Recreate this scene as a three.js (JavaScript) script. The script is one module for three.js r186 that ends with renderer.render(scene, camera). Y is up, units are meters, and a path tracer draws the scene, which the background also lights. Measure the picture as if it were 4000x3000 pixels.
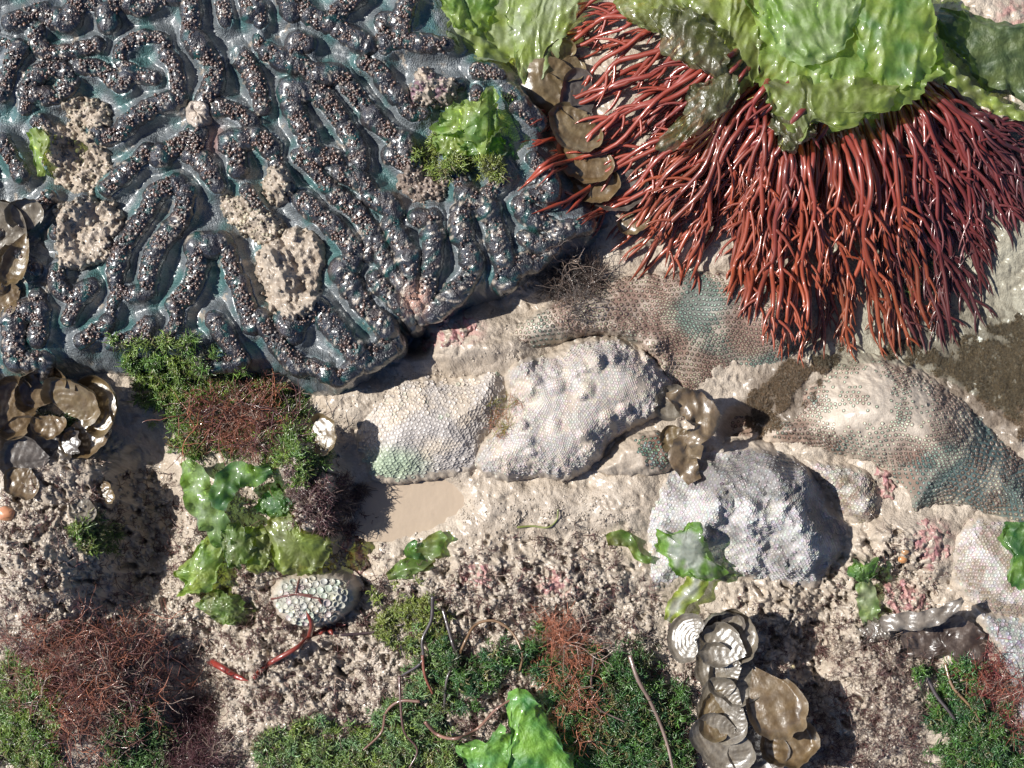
import * as THREE from 'three';
import { Sky } from 'three/addons/objects/Sky.js';

// ---------------------------------------------------------------- camera, sky, sun, exposure
const S = 1e-4;              // one working unit is a tenth of a millimetre
const HC = 8000;             // camera height in working units (0.8 m)
const scene = new THREE.Scene();
const camera = new THREE.PerspectiveCamera(2 * Math.atan(1500 / HC) * 180 / Math.PI, 4 / 3, 0.01, 50);
camera.up.set(0, 0, -1);
camera.position.set(0, HC * S, 0);
camera.lookAt(0, 0, 0);

const elev = 46 * Math.PI / 180, azim = 10 * Math.PI / 180;
const toSun = new THREE.Vector3(-Math.cos(elev) * Math.cos(azim), Math.sin(elev), -Math.cos(elev) * Math.sin(azim));
const sky = new Sky();
sky.name = 'sky';
sky.scale.setScalar(40);
sky.material.uniforms.turbidity.value = 2.5;
sky.material.uniforms.rayleigh.value = 0.8;
sky.material.uniforms.mieCoefficient.value = 0.004;
sky.material.uniforms.sunPosition.value.copy(toSun);
sky.userData = { kind: 'structure' };
scene.add(sky);
scene.environmentIntensity = 0.1;

const sun = new THREE.DirectionalLight(new THREE.Color(1.0, 0.965, 0.9), 5);
sun.position.copy(toSun).multiplyScalar(3);
sun.castShadow = true;
sun.shadow.mapSize.set(4096, 4096);
sun.shadow.camera.left = -0.35; sun.shadow.camera.right = 0.35;
sun.shadow.camera.top = 0.35; sun.shadow.camera.bottom = -0.35;
sun.shadow.camera.near = 0.5; sun.shadow.camera.far = 6;
scene.add(sun);

const renderer = new THREE.WebGLRenderer({ antialias: true });
renderer.toneMapping = THREE.LinearToneMapping;
renderer.toneMappingExposure = 1.6;
renderer.shadowMap.enabled = true;
renderer.setSize(1024, 768);

// ---------------------------------------------------------------- small maths
function rng(seed) {
  let a = seed >>> 0;
  return () => { a = (a + 0x6D2B79F5) >>> 0; let t = a; t = Math.imul(t ^ (t >>> 15), t | 1); t ^= t + Math.imul(t ^ (t >>> 7), t | 61); return ((t ^ (t >>> 14)) >>> 0) / 4294967296; };
}
const clamp = (x, a = 0, b = 1) => x < a ? a : x > b ? b : x;
const lerp = (a, b, t) => a + (b - a) * t;
const smooth = (a, b, x) => { const t = clamp((x - a) / (b - a)); return t * t * (3 - 2 * t); };
const mix3 = (a, b, t) => [lerp(a[0], b[0], t), lerp(a[1], b[1], t), lerp(a[2], b[2], t)];
function hash(ix, iz, s) { let h = Math.imul(ix, 374761393) ^ Math.imul(iz, 668265263) ^ Math.imul(s, 2246822519); h = Math.imul(h ^ (h >>> 13), 1274126177); return ((h ^ (h >>> 16)) >>> 0) / 4294967296; }
function noise(x, z, s = 0) {            // gradient noise, about -1..1
  const ix = Math.floor(x), iz = Math.floor(z), fx = x - ix, fz = z - iz;
  const g = (i, j) => { const a = hash(ix + i, iz + j, s) * 6.2831853; return Math.cos(a) * (fx - i) + Math.sin(a) * (fz - j); };
  const u = fx * fx * fx * (fx * (fx * 6 - 15) + 10), v = fz * fz * fz * (fz * (fz * 6 - 15) + 10);
  return 1.5 * lerp(lerp(g(0, 0), g(1, 0), u), lerp(g(0, 1), g(1, 1), u), v);
}
function fbm(x, z, s, o = 4) { let a = 0, k = 1, n = 0; for (let i = 0; i < o; i++) { a += k * noise(x, z, s + i); n += k; x = x * 2.03 + 5.3; z = z * 2.03 + 1.7; k *= 0.5; } return a / n * 1.4; }
function worley(x, z, s) {               // [distance to the nearest point, second nearest, id]
  const ix = Math.floor(x), iz = Math.floor(z); let a = 9, b = 9, id = 0;
  for (let i = -1; i < 2; i++) for (let j = -1; j < 2; j++) {
    const px = ix + i + hash(ix + i, iz + j, s), pz = iz + j + hash(ix + i, iz + j, s + 71), d = Math.hypot(px - x, pz - z);
    if (d < a) { b = a; a = d; id = hash(ix + i, iz + j, s + 33); } else if (d < b) b = d;
  }
  return [a, b, id];
}
// a pixel of the 4000 x 3000 photograph to a point at height h
const P = (px, py, h = 0) => [(px - 2000) * (HC - h) / HC, (py - 1500) * (HC - h) / HC];
const pairs = (a, h = 0) => { const o = []; for (let i = 0; i < a.length; i += 2) o.push(P(a[i], a[i + 1], h)); return o; };
function spline(pts, step, closed = false) {     // even resampling of a Catmull-Rom curve through [x, z(, ...)] points
  const c = new THREE.CatmullRomCurve3(pts.map(p => new THREE.Vector3(p[0], p[2] || 0, p[1])), closed, 'centripetal');
  const n = Math.max(closed ? 8 : 2, Math.round(c.getLength() / step));
  const o = c.getSpacedPoints(n).map(v => [v.x, v.z, v.y]);
  if (closed) o.pop();
  return o;
}
function makeSdf(poly) {                 // signed distance, positive inside
  let x0 = 1e9, x1 = -1e9, z0 = 1e9, z1 = -1e9;
  for (const [x, z] of poly) { x0 = Math.min(x0, x); x1 = Math.max(x1, x); z0 = Math.min(z0, z); z1 = Math.max(z1, z); }
  const n = poly.length;
  const f = (x, z) => {
    const ox = Math.max(x0 - x, x - x1, 0), oz = Math.max(z0 - z, z - z1, 0);
    if (ox + oz > 120) return -120 - ox - oz;
    let d = 1e18, inside = false;
    for (let i = 0, j = n - 1; i < n; j = i++) {
      const [ax, az] = poly[j], [bx, bz] = poly[i], ex = bx - ax, ez = bz - az;
      const t = clamp(((x - ax) * ex + (z - az) * ez) / (ex * ex + ez * ez + 1e-9));
      const qx = x - ax - ex * t, qz = z - az - ez * t, q = qx * qx + qz * qz;
      if (q < d) d = q;
      if ((az > z) !== (bz > z) && x < ex * (z - az) / ez + ax) inside = !inside;
    }
    return (inside ? 1 : -1) * Math.sqrt(d);
  };
  const st = 8, bx = x0 - 64, bz = z0 - 64, w = Math.ceil((x1 - x0 + 128) / st) + 2, h = Math.ceil((z1 - z0 + 128) / st) + 2, a = new Float32Array(w * h);
  for (let j = 0; j < h; j++) for (let i = 0; i < w; i++) a[j * w + i] = f(bx + i * st, bz + j * st);
  const g = (x, z) => { const u = (x - bx) / st, v = (z - bz) / st; if (u < 0 || v < 0 || u > w - 1.01 || v > h - 1.01) return -100; const i = Math.floor(u), j = Math.floor(v), k = j * w + i; return lerp(lerp(a[k], a[k + 1], u - i), lerp(a[k + w], a[k + w + 1], u - i), v - j); };
  g.box = [x0, x1, z0, z1];
  return g;
}
const bump = (x, z, cx, cz, rx, rz, h) => { const d = ((x - cx) / rx) ** 2 + ((z - cz) / rz) ** 2; return d > 4 ? 0 : h * Math.exp(-d * d * 1.4); };

// ---------------------------------------------------------------- geometry collector
const UVT = 400;                          // one texture tile is 40 mm
class GB {
  constructor() { this.p = []; this.i = []; this.c = []; this.u = []; }
  v(x, y, z, c, u, w) { this.p.push(x, y, z); if (c) this.c.push(c[0], c[1], c[2]); this.u.push(u === undefined ? (x + 0.55 * y) / UVT : u, w === undefined ? (z + 0.45 * y) / UVT : w); return this.p.length / 3 - 1; }
  tri(a, b, c) { this.i.push(a, b, c); }
  quad(a, b, c, d) { this.i.push(a, b, c, a, c, d); }
  grid(nu, nv, f, wrap = false) {         // f(a, b) -> [x, y, z, colour]; a, b run 0..1
    const s = this.p.length / 3, w = wrap ? nv : nv + 1;
    for (let i = 0; i <= nu; i++) for (let j = 0; j < w; j++) { const q = f(i / nu, j / nv); this.v(q[0], q[1], q[2], q[3]); }
    for (let i = 0; i < nu; i++) for (let j = 0; j < nv; j++) { const a = s + i * w + j, b = s + i * w + (j + 1) % w, c = b + w, d = a + w; this.quad(a, b, c, d); }
    return this;
  }
  tube(pts, rad, sides, col, cap = true) { // pts [x, y, z]; rad(t), col(t)
    const n = pts.length; let ux = 0, uy = 1, uz = 0; const s = this.p.length / 3;
    for (let k = 0; k < n; k++) {
      const a = pts[Math.max(0, k - 1)], b = pts[Math.min(n - 1, k + 1)];
      let tx = b[0] - a[0], ty = b[1] - a[1], tz = b[2] - a[2]; const L = Math.hypot(tx, ty, tz) || 1; tx /= L; ty /= L; tz /= L;
      let d = ux * tx + uy * ty + uz * tz; ux -= d * tx; uy -= d * ty; uz -= d * tz;
      let m = Math.hypot(ux, uy, uz); if (m < 1e-3) { ux = 1 - tx * tx; uy = -tx * ty; uz = -tx * tz; m = Math.hypot(ux, uy, uz); } ux /= m; uy /= m; uz /= m;
      const wx = ty * uz - tz * uy, wy = tz * ux - tx * uz, wz = tx * uy - ty * ux;
      const t = k / (n - 1), r = rad(t), c = col ? col(t) : null;
      for (let j = 0; j < sides; j++) { const q = j / sides * Math.PI * 2, co = Math.cos(q) * r, si = Math.sin(q) * r; this.v(pts[k][0] + ux * co + wx * si, pts[k][1] + uy * co + wy * si, pts[k][2] + uz * co + wz * si, c); }
    }
    for (let k = 0; k < n - 1; k++) for (let j = 0; j < sides; j++) { const a = s + k * sides + j, b = s + k * sides + (j + 1) % sides; this.quad(a, b, b + sides, a + sides); }
    if (cap) for (const k of [0, n - 1]) { const c = this.v(pts[k][0], pts[k][1], pts[k][2], col ? col(k ? 1 : 0) : null); for (let j = 0; j < sides; j++) { const a = s + k * sides + j, b = s + k * sides + (j + 1) % sides; if (k) this.tri(c, a, b); else this.tri(c, b, a); } }
    return this;
  }
  blob(x, y, z, r, sx, sy, sz, seed, rough, col, det = 2) { // a lumpy pebble
    const g = new THREE.IcosahedronGeometry(1, det), q = g.attributes.position, m = new Map(), s = this.p.length / 3; let n = 0; const id = [];
    for (let k = 0; k < q.count; k++) {
      const a = [q.getX(k), q.getY(k), q.getZ(k)], key = a.map(t => Math.round(t * 1000)).join(); 
      if (!m.has(key)) { const f = r * (1 + rough * (noise(a[0] * 1.7 + a[1] * 1.1 + seed, a[2] * 1.7 - a[1] + seed * 3, 5) + 0.5 * noise(a[0] * 4 + a[1] * 3, a[2] * 4 - a[1] * 2 + seed, 9))); this.v(x + a[0] * f * sx, y + a[1] * f * sy, z + a[2] * f * sz, col); m.set(key, s + n++); }
      id.push(m.get(key));
    }
    for (let k = 0; k < id.length; k += 3) this.tri(id[k], id[k + 1], id[k + 2]);
    return this;
  }
  build(base = [0, 0, 0]) {
    const g = new THREE.BufferGeometry(), p = new Float32Array(this.p.length);
    for (let k = 0; k < p.length; k += 3) { p[k] = (this.p[k] - base[0]) * S; p[k + 1] = (this.p[k + 1] - base[1]) * S; p[k + 2] = (this.p[k + 2] - base[2]) * S; }
    g.setAttribute('position', new THREE.BufferAttribute(p, 3));
    if (this.c.length) g.setAttribute('color', new THREE.BufferAttribute(new Float32Array(this.c), 3));
    g.setAttribute('uv', new THREE.BufferAttribute(new Float32Array(this.u), 2));
    g.setIndex(this.i); g.computeVertexNormals();
    return g;
  }
}

// ---------------------------------------------------------------- naming
const taken = {};
function numbered(n) { const k = taken[n] = (taken[n] || 0) + 1; return k === 1 ? n : n + '_' + String(k - 1).padStart(3, '0'); }
function tag(o, label, category, group, kind) { o.userData.label = label; o.userData.category = category; if (group) o.userData.group = group; if (kind) o.userData.kind = kind; return o; }
function shadowed(m) { m.castShadow = m.receiveShadow = true; return m; }
function thing(name, label, category, base, group) {
  const o = new THREE.Group(); o.name = numbered(name); o.position.set(base[0] * S, base[1] * S, base[2] * S); o.userData.at = base;
  scene.add(o); tag(o, label, category, group); return o;
}
function part(parent, name, gb, mat) { const m = shadowed(new THREE.Mesh(gb.build(parent.userData.at), mat)); m.name = name; parent.add(m); return m; }
function single(name, gb, mat, base, label, category, group, kind) {
  const m = shadowed(new THREE.Mesh(gb.build(base), mat)); m.name = numbered(name); m.position.set(base[0] * S, base[1] * S, base[2] * S); scene.add(m);
  return tag(m, label, category, group, kind);
}

// ---------------------------------------------------------------- textures: colour-free grain and relief
function dataTex(n, f) {
  const d = new Uint8Array(n * n * 4);
  for (let j = 0; j < n; j++) for (let i = 0; i < n; i++) { const v = clamp(f(i / n, j / n)) * 255; const k = (j * n + i) * 4; d[k] = d[k + 1] = d[k + 2] = v; d[k + 3] = 255; }
  const t = new THREE.DataTexture(d, n, n); t.wrapS = t.wrapT = THREE.RepeatWrapping; t.magFilter = THREE.LinearFilter; t.minFilter = THREE.LinearMipmapLinearFilter; t.generateMipmaps = true; t.needsUpdate = true; return t;
}
function tileNoise(u, v, k, s) {          // noise that repeats after k cells
  const x = u * k, z = v * k, ix = Math.floor(x), iz = Math.floor(z), fx = x - ix, fz = z - iz, w = a => ((a % k) + k) % k;
  const g = (i, j) => { const a = hash(w(ix + i), w(iz + j), s) * 6.2831853; return Math.cos(a) * (fx - i) + Math.sin(a) * (fz - j); };
  const a = fx * fx * (3 - 2 * fx), b = fz * fz * (3 - 2 * fz);
  return 1.5 * lerp(lerp(g(0, 0), g(1, 0), a), lerp(g(0, 1), g(1, 1), a), b);
}
const mudBump = dataTex(512, (u, v) => 0.5 + 0.28 * tileNoise(u, v, 24, 1) + 0.2 * tileNoise(u, v, 61, 2) + 0.16 * tileNoise(u, v, 140, 3));
const wetBump = dataTex(512, (u, v) => 0.5 + 0.2 * tileNoise(u, v, 30, 11) + 0.3 * tileNoise(u, v, 74, 12) + 0.2 * tileNoise(u, v, 130, 13));
const leafBump = dataTex(512, (u, v) => 0.5 + 0.3 * tileNoise(u, v, 9, 21) + 0.16 * tileNoise(u, v, 23, 22) + 0.06 * tileNoise(u, v, 60, 23));
const mudTint = dataTex(512, (u, v) => 0.86 + 0.11 * tileNoise(u, v, 13, 31) + 0.12 * tileNoise(u, v, 57, 32) + 0.1 * tileNoise(u, v, 170, 33));
const leafTint = dataTex(512, (u, v) => 0.82 + 0.16 * tileNoise(u, v, 12, 41) + 0.12 * tileNoise(u, v, 40, 42) + 0.05 * tileNoise(u, v, 120, 43));

const M = {};
const phys = (o) => new THREE.MeshPhysicalMaterial({ vertexColors: true, side: THREE.DoubleSide, ...o });
M.mud = phys({ roughness: 0.7, map: mudTint, bumpMap: mudBump, bumpScale: 0.0005, clearcoat: 0.5, clearcoatRoughness: 0.26 });
M.coral = phys({ roughness: 0.6, map: mudTint, bumpMap: mudBump, bumpScale: 0.0002, clearcoat: 0.35, clearcoatRoughness: 0.3 });
M.cup = phys({ roughness: 0.55, clearcoat: 0.3, clearcoatRoughness: 0.25 });
M.ridge = phys({ roughness: 0.4, bumpMap: wetBump, bumpScale: 0.0006, clearcoat: 1, clearcoatRoughness: 0.22 });
M.valley = phys({ roughness: 0.4, map: mudTint, bumpMap: wetBump, bumpScale: 0.0005, clearcoat: 1, clearcoatRoughness: 0.24 });
M.knob = phys({ roughness: 0.35, clearcoat: 1, clearcoatRoughness: 0.25 });
M.red = phys({ roughness: 0.5, clearcoat: 1, clearcoatRoughness: 0.16, transmission: 0.3 });
M.ulva = phys({ roughness: 0.6, map: leafTint, bumpMap: leafBump, bumpScale: 0.00035, clearcoat: 1, clearcoatRoughness: 0.1, transmission: 0.72 });
M.ulvaDark = phys({ roughness: 0.6, map: leafTint, bumpMap: leafBump, bumpScale: 0.0009, clearcoat: 1, clearcoatRoughness: 0.06, transmission: 0.35 });
M.film = phys({ roughness: 0.45, map: leafTint, bumpMap: leafBump, bumpScale: 0.001, clearcoat: 1, clearcoatRoughness: 0.12, transmission: 0.82 });
M.fan = phys({ roughness: 0.4, map: leafTint, bumpMap: leafBump, bumpScale: 0.0006, clearcoat: 1, clearcoatRoughness: 0.27, transmission: 0.15 });
M.moss = phys({ roughness: 0.45, clearcoat: 1, clearcoatRoughness: 0.22, transmission: 0.25 });
M.hair = phys({ roughness: 0.5, clearcoat: 0.6, clearcoatRoughness: 0.15 });

// ---------------------------------------------------------------- the ground
const MUD = [0.385, 0.315, 0.245], MUDPALE = [0.45, 0.38, 0.305], MUDDARK = [0.25, 0.195, 0.145], PINK = [0.42, 0.2, 0.18];
const hills = [];                          // [cx, cz, rx, rz, height]
for (const [px, py, rx, ry, h] of [
  [180, 2050, 300, 330, 210], [60, 2300, 350, 220, 150], [560, 2010, 150, 330, -110], [960, 2130, 240, 270, 70],
  [1210, 1900, 130, 230, 190], [1100, 1750, 140, 130, 120], [1500, 2000, 160, 150, -50], [1650, 1960, 200, 110, -40], [1390, 2200, 90, 150, -60],
  [2000, 2270, 560, 120, 80], [2000, 2620, 620, 300, 50], [310, 2700, 330, 320, 130], [760, 2720, 120, 220, -90], [1080, 2650, 240, 260, 60],
  [2950, 2650, 240, 360, 20], [3200, 2600, 110, 280, -80], [3440, 2700, 180, 320, 90], [3800, 2750, 260, 260, 60], [3550, 2150, 260, 130, 60], [3480, 2240, 130, 70, -60],
  [1850, 1310, 260, 110, 70], [1450, 1600, 220, 90, 30], [3600, 1200, 560, 330, -90], [2930, 1680, 120, 90, -150], [2800, 500, 900, 450, 60], [3900, 100, 300, 200, 60],
  [1620, 1330, 80, 60, -130], [1150, 1545, 70, 40, -90], [600, 700, 1300, 850, 30], [1900, 1400, 260, 90, 50], [2100, 1990, 460, 110, 30], [1380, 1560, 160, 90, 40], [2450, 1960, 160, 140, 30], [3560, 2060, 160, 80, 30], [3300, 1950, 250, 200, -10],
]) { const [cx, cz] = P(px, py, Math.max(0, h)); hills.push([cx, cz, rx, ry, h]); }
const roughSpots = [[300, 2150, 520, 420], [1100, 2500, 620, 420], [2000, 2350, 620, 260], [3300, 2500, 520, 460], [1180, 1900, 170, 300], [3400, 2180, 300, 150], [2000, 2750, 900, 320]].map(a => [...P(a[0], a[1], 60), a[2], a[3]]);
function roughness(x, z) { let r = 0.16; for (const [cx, cz, rx, rz] of roughSpots) r = Math.max(r, bump(x, z, cx, cz, rx, rz, 1)); return r; }
const puddleAt = P(1600, 1970, -20);
function ground(x, z) {
  let h = 0;
  for (const a of hills) h += bump(x, z, a[0], a[1], a[2], a[3], a[4]);
  const far = 1 - smooth(60, 900, Math.max(Math.abs(x) - 2240, Math.abs(z) - 1700)); if (far <= 0) return h + 22 * fbm(x / 3000, z / 3000, 3, 2);
  const wetFlat = bump(x, z, ...puddleAt, 240, 110, 1), r = roughness(x, z) * (1 - wetFlat), low = h, wx = x + 14 * noise(x / 50, z / 50, 61), wz = z + 14 * noise(x / 50 + 9, z / 50, 62);
  h += 22 * fbm(x / 190, z / 190, 3, 3);
  h += (3 + 30 * r) * fbm(wx / 62, wz / 62, 14, 3);
  const [a, b] = worley(wx / 34, wz / 34, 8); h += (0.5 + 14 * r) * (smooth(0, 0.5, b - a) - 0.6);
  h -= 60 * r * smooth(0.28, 0.62, fbm(wx / 58 + 3, wz / 46, 40, 3));
  h += (0.7 + 5.5 * r) * noise(x / 11, z / 11, 27) + (0.3 + 3 * r) * noise(x / 6.5, z / 6.5, 28);
  return lerp(low + 22 * fbm(x / 3000, z / 3000, 3, 2), h - 26 * wetFlat, far);
}
const pinkSpots = [[1790, 1290, 110, 60], [2170, 2280, 90, 60], [1385, 2170, 50, 110], [1870, 2240, 70, 50], [3650, 2110, 80, 80], [3540, 2350, 70, 70], [3880, 2600, 60, 90], [1660, 1320, 60, 40], [3950, 60, 80, 60]].map(a => [...P(a[0], a[1], 40), a[2], a[3]]);
const filmSpots = [[3850, 1500, 300, 330], [3050, 1550, 160, 160]].map(a => [...P(a[0], a[1], 20), a[2], a[3]]);
function groundColour(x, z) {
  if (Math.max(Math.abs(x) - 2240, Math.abs(z) - 1700) > 400) return mix3(MUD, MUDPALE, clamp(0.5 + fbm(x / 4000, z / 4000, 51, 3)));
  const n = fbm(x / 150, z / 150, 51, 4), f = noise(x / 16, z / 16, 53);
  let c = mix3(MUD, MUDPALE, clamp(0.5 + n)); c = mix3(c, MUDDARK, clamp(0.4 * smooth(0.0, 0.7, fbm(x / 60, z / 60, 57, 4)) + 0.2 * f));
  let p = 0; for (const a of pinkSpots) p = Math.max(p, bump(x, z, a[0], a[1], a[2], a[3], 1));
  p *= smooth(-0.25, 0.1, fbm(x / 45, z / 45, 64, 3));
  let f2 = 0; for (const a of filmSpots) f2 = Math.max(f2, bump(x, z, a[0], a[1], a[2], a[3], 1));
  f2 *= smooth(-0.45, 0.05, fbm(x / 70, z / 70, 66, 4) + 0.35 * f2);
  return mix3(mix3(c, PINK, 0.75 * p), [0.13, 0.095, 0.065], 0.9 * f2);
}
{
  const axis = (half, step) => { const a = []; for (let x = -half; x <= half + 0.1; x += step) a.push(x); let d = step; let x = half; const out = []; while (x < 30000) { d *= 1.35; x += d; out.push(x); } return [...out.map(v => -v).reverse(), ...a, ...out]; };
  const xs = axis(2240, 6.5), zs = axis(1700, 6.5), gb = new GB(), w = zs.length;
  for (const x of xs) for (const z of zs) gb.v(x, ground(x, z), z, groundColour(x, z));
  for (let i = 0; i < xs.length - 1; i++) for (let j = 0; j < w - 1; j++) { const a = i * w + j; gb.quad(a, a + 1, a + w + 1, a + w); }
  const m = shadowed(new THREE.Mesh(gb.build(), M.mud)); m.name = 'ground'; m.userData = { kind: 'structure', label: 'wet tan mud over bumpy reef rock', category: 'ground' }; scene.add(m);
}

// the standing surface everything rests on, kept as a raster
const RS = 6, RW = 800, RH = 640, rx0 = -2400, rz0 = -1920, raster = new Float32Array(RW * RH);
for (let j = 0; j < RH; j++) for (let i = 0; i < RW; i++) raster[j * RW + i] = ground(rx0 + i * RS, rz0 + j * RS);
function surf(x, z, raster_ = raster) {
  const u = clamp((x - rx0) / RS, 0, RW - 1.01), v = clamp((z - rz0) / RS, 0, RH - 1.01), i = Math.floor(u), j = Math.floor(v), k = j * RW + i;
  return lerp(lerp(raster_[k], raster_[k + 1], u - i), lerp(raster_[k + RW], raster_[k + RW + 1], u - i), v - j);
}
const bareGround = raster.slice();
function softSurf(x, z, r) { let m = surf(x, z); for (let k = 0; k < 8; k++) m = Math.max(m, surf(x + r * Math.cos(k * 0.785), z + r * Math.sin(k * 0.785)) - 0.25 * r); return m; }
function raise(f, box) { const [x0, x1, z0, z1] = box; for (let j = Math.max(0, Math.floor((z0 - rz0) / RS)); j < RH && rz0 + j * RS < z1; j++) for (let i = Math.max(0, Math.floor((x0 - rx0) / RS)); i < RW && rx0 + i * RS < x1; i++) { const y = f(rx0 + i * RS, rz0 + j * RS); if (y > raster[j * RW + i]) raster[j * RW + i] = y; } }
function on(px, py, up = 0) { let h = 0, q; for (let k = 0; k < 5; k++) { q = P(px, py, h + up); h = surf(q[0], q[1]); } return [q[0], h + up, q[1]]; }

// ---------------------------------------------------------------- mounds: corals, crusts, lumps
// a mound is a height field inside an outline; its skirt dips into the ground
function moundShape({ poly, at = 0, base = 0, height, width, power = 0.5, bumps = [], relief = () => 0, colour, step = 6, skirt = 60, follow = false, jagged = 7 }) {
  const out = spline(pairs(poly, at), 14, true), sdf = makeSdf(out), [x0, x1, z0, z1] = sdf.box;
  const bs = bumps.map(b => [...P(b[0], b[1], at + height), b[2], b[3], b[4]]);
  const under = follow ? raster.slice() : null;
  const floor = follow ? (x, z) => { let m = 0; for (let k = 0; k < 6; k++) m += surf(x + 26 * Math.cos(k * 1.047), z + 26 * Math.sin(k * 1.047), under); return m / 6 - 6; } : () => base;
  const y = (x, z, s = sdf(x, z)) => {
    const base = floor(x, z), jag = s + jagged * noise(x / 30, z / 30, 77) + 0.5 * jagged * noise(x / 12, z / 12, 78);
    if (jag <= 0) return base - skirt * smooth(0, 14, -jag);
    const t = clamp(jag / width); let h = height * Math.pow(1 - (1 - t) * (1 - t), power);
    const e = smooth(0, 50, jag);
    for (const b of bs) h += e * bump(x, z, b[0], b[1], b[2], b[3], b[4]);
    return base + h + e * relief(x, z, s);
  };
  const gb = new GB(), nx = Math.ceil((x1 - x0 + 40) / step), nz = Math.ceil((z1 - z0 + 40) / step), id = new Int32Array((nx + 1) * (nz + 1)).fill(-1);
  for (let i = 0; i <= nx; i++) for (let j = 0; j <= nz; j++) { const x = x0 - 20 + i * step, z = z0 - 20 + j * step, s = sdf(x, z); if (s > -22 - jagged) { const h = y(x, z, s); id[i * (nz + 1) + j] = gb.v(x, h, z, colour(x, z, s, h)); } }
  for (let i = 0; i < nx; i++) for (let j = 0; j < nz; j++) { const a = id[i * (nz + 1) + j], b = id[i * (nz + 1) + j + 1], c = id[(i + 1) * (nz + 1) + j + 1], d = id[(i + 1) * (nz + 1) + j]; if (a >= 0 && b >= 0 && c >= 0 && d >= 0) gb.quad(a, b, c, d); }
  const cx = (x0 + x1) / 2, cz = (z0 + z1) / 2;
  return { gb, y, sdf, base: [cx, base, cz] };
}
function settle(s) { raise((x, z) => { const d = s.sdf(x, z); return d > 0 ? s.y(x, z, d) : -1e9; }, s.sdf.box); }

// a small round calice: a wall round a sunken mouth
function cupGeometry(kind) {
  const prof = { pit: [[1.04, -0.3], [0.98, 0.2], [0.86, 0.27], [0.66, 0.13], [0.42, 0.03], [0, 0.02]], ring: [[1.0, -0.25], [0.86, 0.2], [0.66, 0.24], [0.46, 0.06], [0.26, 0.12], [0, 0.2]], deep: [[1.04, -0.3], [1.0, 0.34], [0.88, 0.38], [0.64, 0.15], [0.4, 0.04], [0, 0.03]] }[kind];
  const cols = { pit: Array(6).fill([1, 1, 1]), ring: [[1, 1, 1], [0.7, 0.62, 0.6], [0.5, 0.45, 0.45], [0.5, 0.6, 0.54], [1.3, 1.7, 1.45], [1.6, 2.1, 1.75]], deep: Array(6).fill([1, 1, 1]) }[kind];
  const gb = new GB(), n = 8, rings = [];
  prof.forEach(([r, y], k) => { const row = []; if (r === 0) row.push(gb.v(0, y, 0, cols[k])); else for (let j = 0; j < n; j++) row.push(gb.v(r * Math.cos(j / n * 6.2832), y, r * Math.sin(j / n * 6.2832), cols[k])); rings.push(row); });
  for (let k = 0; k < rings.length - 1; k++) for (let j = 0; j < n; j++) { const a = rings[k][j], b = rings[k][(j + 1) % n]; if (rings[k + 1].length === 1) gb.tri(a, rings[k + 1][0], b); else gb.quad(a, rings[k + 1][j], rings[k + 1][(j + 1) % n], b); }
  return gb.build();
}
const CUP = { pit: cupGeometry('pit'), ring: cupGeometry('ring'), deep: cupGeometry('deep') };
const UPV = new THREE.Vector3(0, 1, 0);
function frame(x, y, z, n, r, sy, turn, base) {
  const q = new THREE.Quaternion().setFromUnitVectors(UPV, n), t = new THREE.Quaternion().setFromAxisAngle(UPV, turn);
  return new THREE.Matrix4().compose(new THREE.Vector3((x - base[0]) * S, (y - base[1]) * S, (z - base[2]) * S), q.multiply(t), new THREE.Vector3(r, r * sy, r));
}
function scatterOn(shape, spacing, keep, seed) {   // evenly spaced points over the real (sloping) surface
  const R = rng(seed), [x0, x1, z0, z1] = shape.sdf.box, cell = spacing, bins = new Map(), out = [], tries = Math.round((x1 - x0) * (z1 - z0) / (spacing * spacing) * 26);
  for (let k = 0; k < tries; k++) {
    const x = x0 + R() * (x1 - x0), z = z0 + R() * (z1 - z0);
    if (Math.abs(x) > 2080 || Math.abs(z) > 1580) continue;
    const s = shape.sdf(x, z); if (s < 3) continue;
    const y = shape.y(x, z, s), a = Math.floor(x / cell), b = Math.floor(y / cell), c = Math.floor(z / cell); let ok = true;
    for (let i = -1; i < 2 && ok; i++) for (let j = -1; j < 2 && ok; j++) for (let l = -1; l < 2 && ok; l++) { const t = bins.get((a + i) * 73856093 ^ (b + j) * 19349663 ^ (c + l) * 83492791); if (t) for (const p of t) if ((p[0] - x) ** 2 + (p[1] - y) ** 2 + (p[2] - z) ** 2 < spacing * spacing) { ok = false; break; } }
    if (!ok) continue;
    const key = a * 73856093 ^ b * 19349663 ^ c * 83492791; if (!bins.has(key)) bins.set(key, []); const p = [x, y, z, s]; bins.get(key).push(p);
    if (keep(x, z, s, y) > R()) out.push(p);
  }
  return out;
}
function hexOn(shape, cell, keep, seed) {       // regular honeycomb rows, gently warped
  const R = rng(seed), [x0, x1, z0, z1] = shape.sdf.box, out = [], dz = cell * 0.866; let row = 0;
  for (let zz = z0; zz < z1; zz += dz, row++) for (let xx = x0 + (row % 2) * cell / 2; xx < x1; xx += cell) {
    const x = xx + 26 * noise(xx / 150, zz / 150, seed) + 0.22 * cell * (R() - 0.5), z = zz + 26 * noise(xx / 150 + 9, zz / 150, seed) + 0.22 * cell * (R() - 0.5);
    if (Math.abs(x) > 2080 || Math.abs(z) > 1580) continue;
    const s = shape.sdf(x, z); if (s < 3) continue;
    const y = shape.y(x, z, s); if (keep(x, z, s, y) > R()) out.push([x, y, z, s]);
  }
  return out;
}
function normalOf(f, x, z, e = 5) { return new THREE.Vector3(f(x - e, z) - f(x + e, z), 2 * e, f(x, z - e) - f(x, z + e)).normalize(); }
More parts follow.
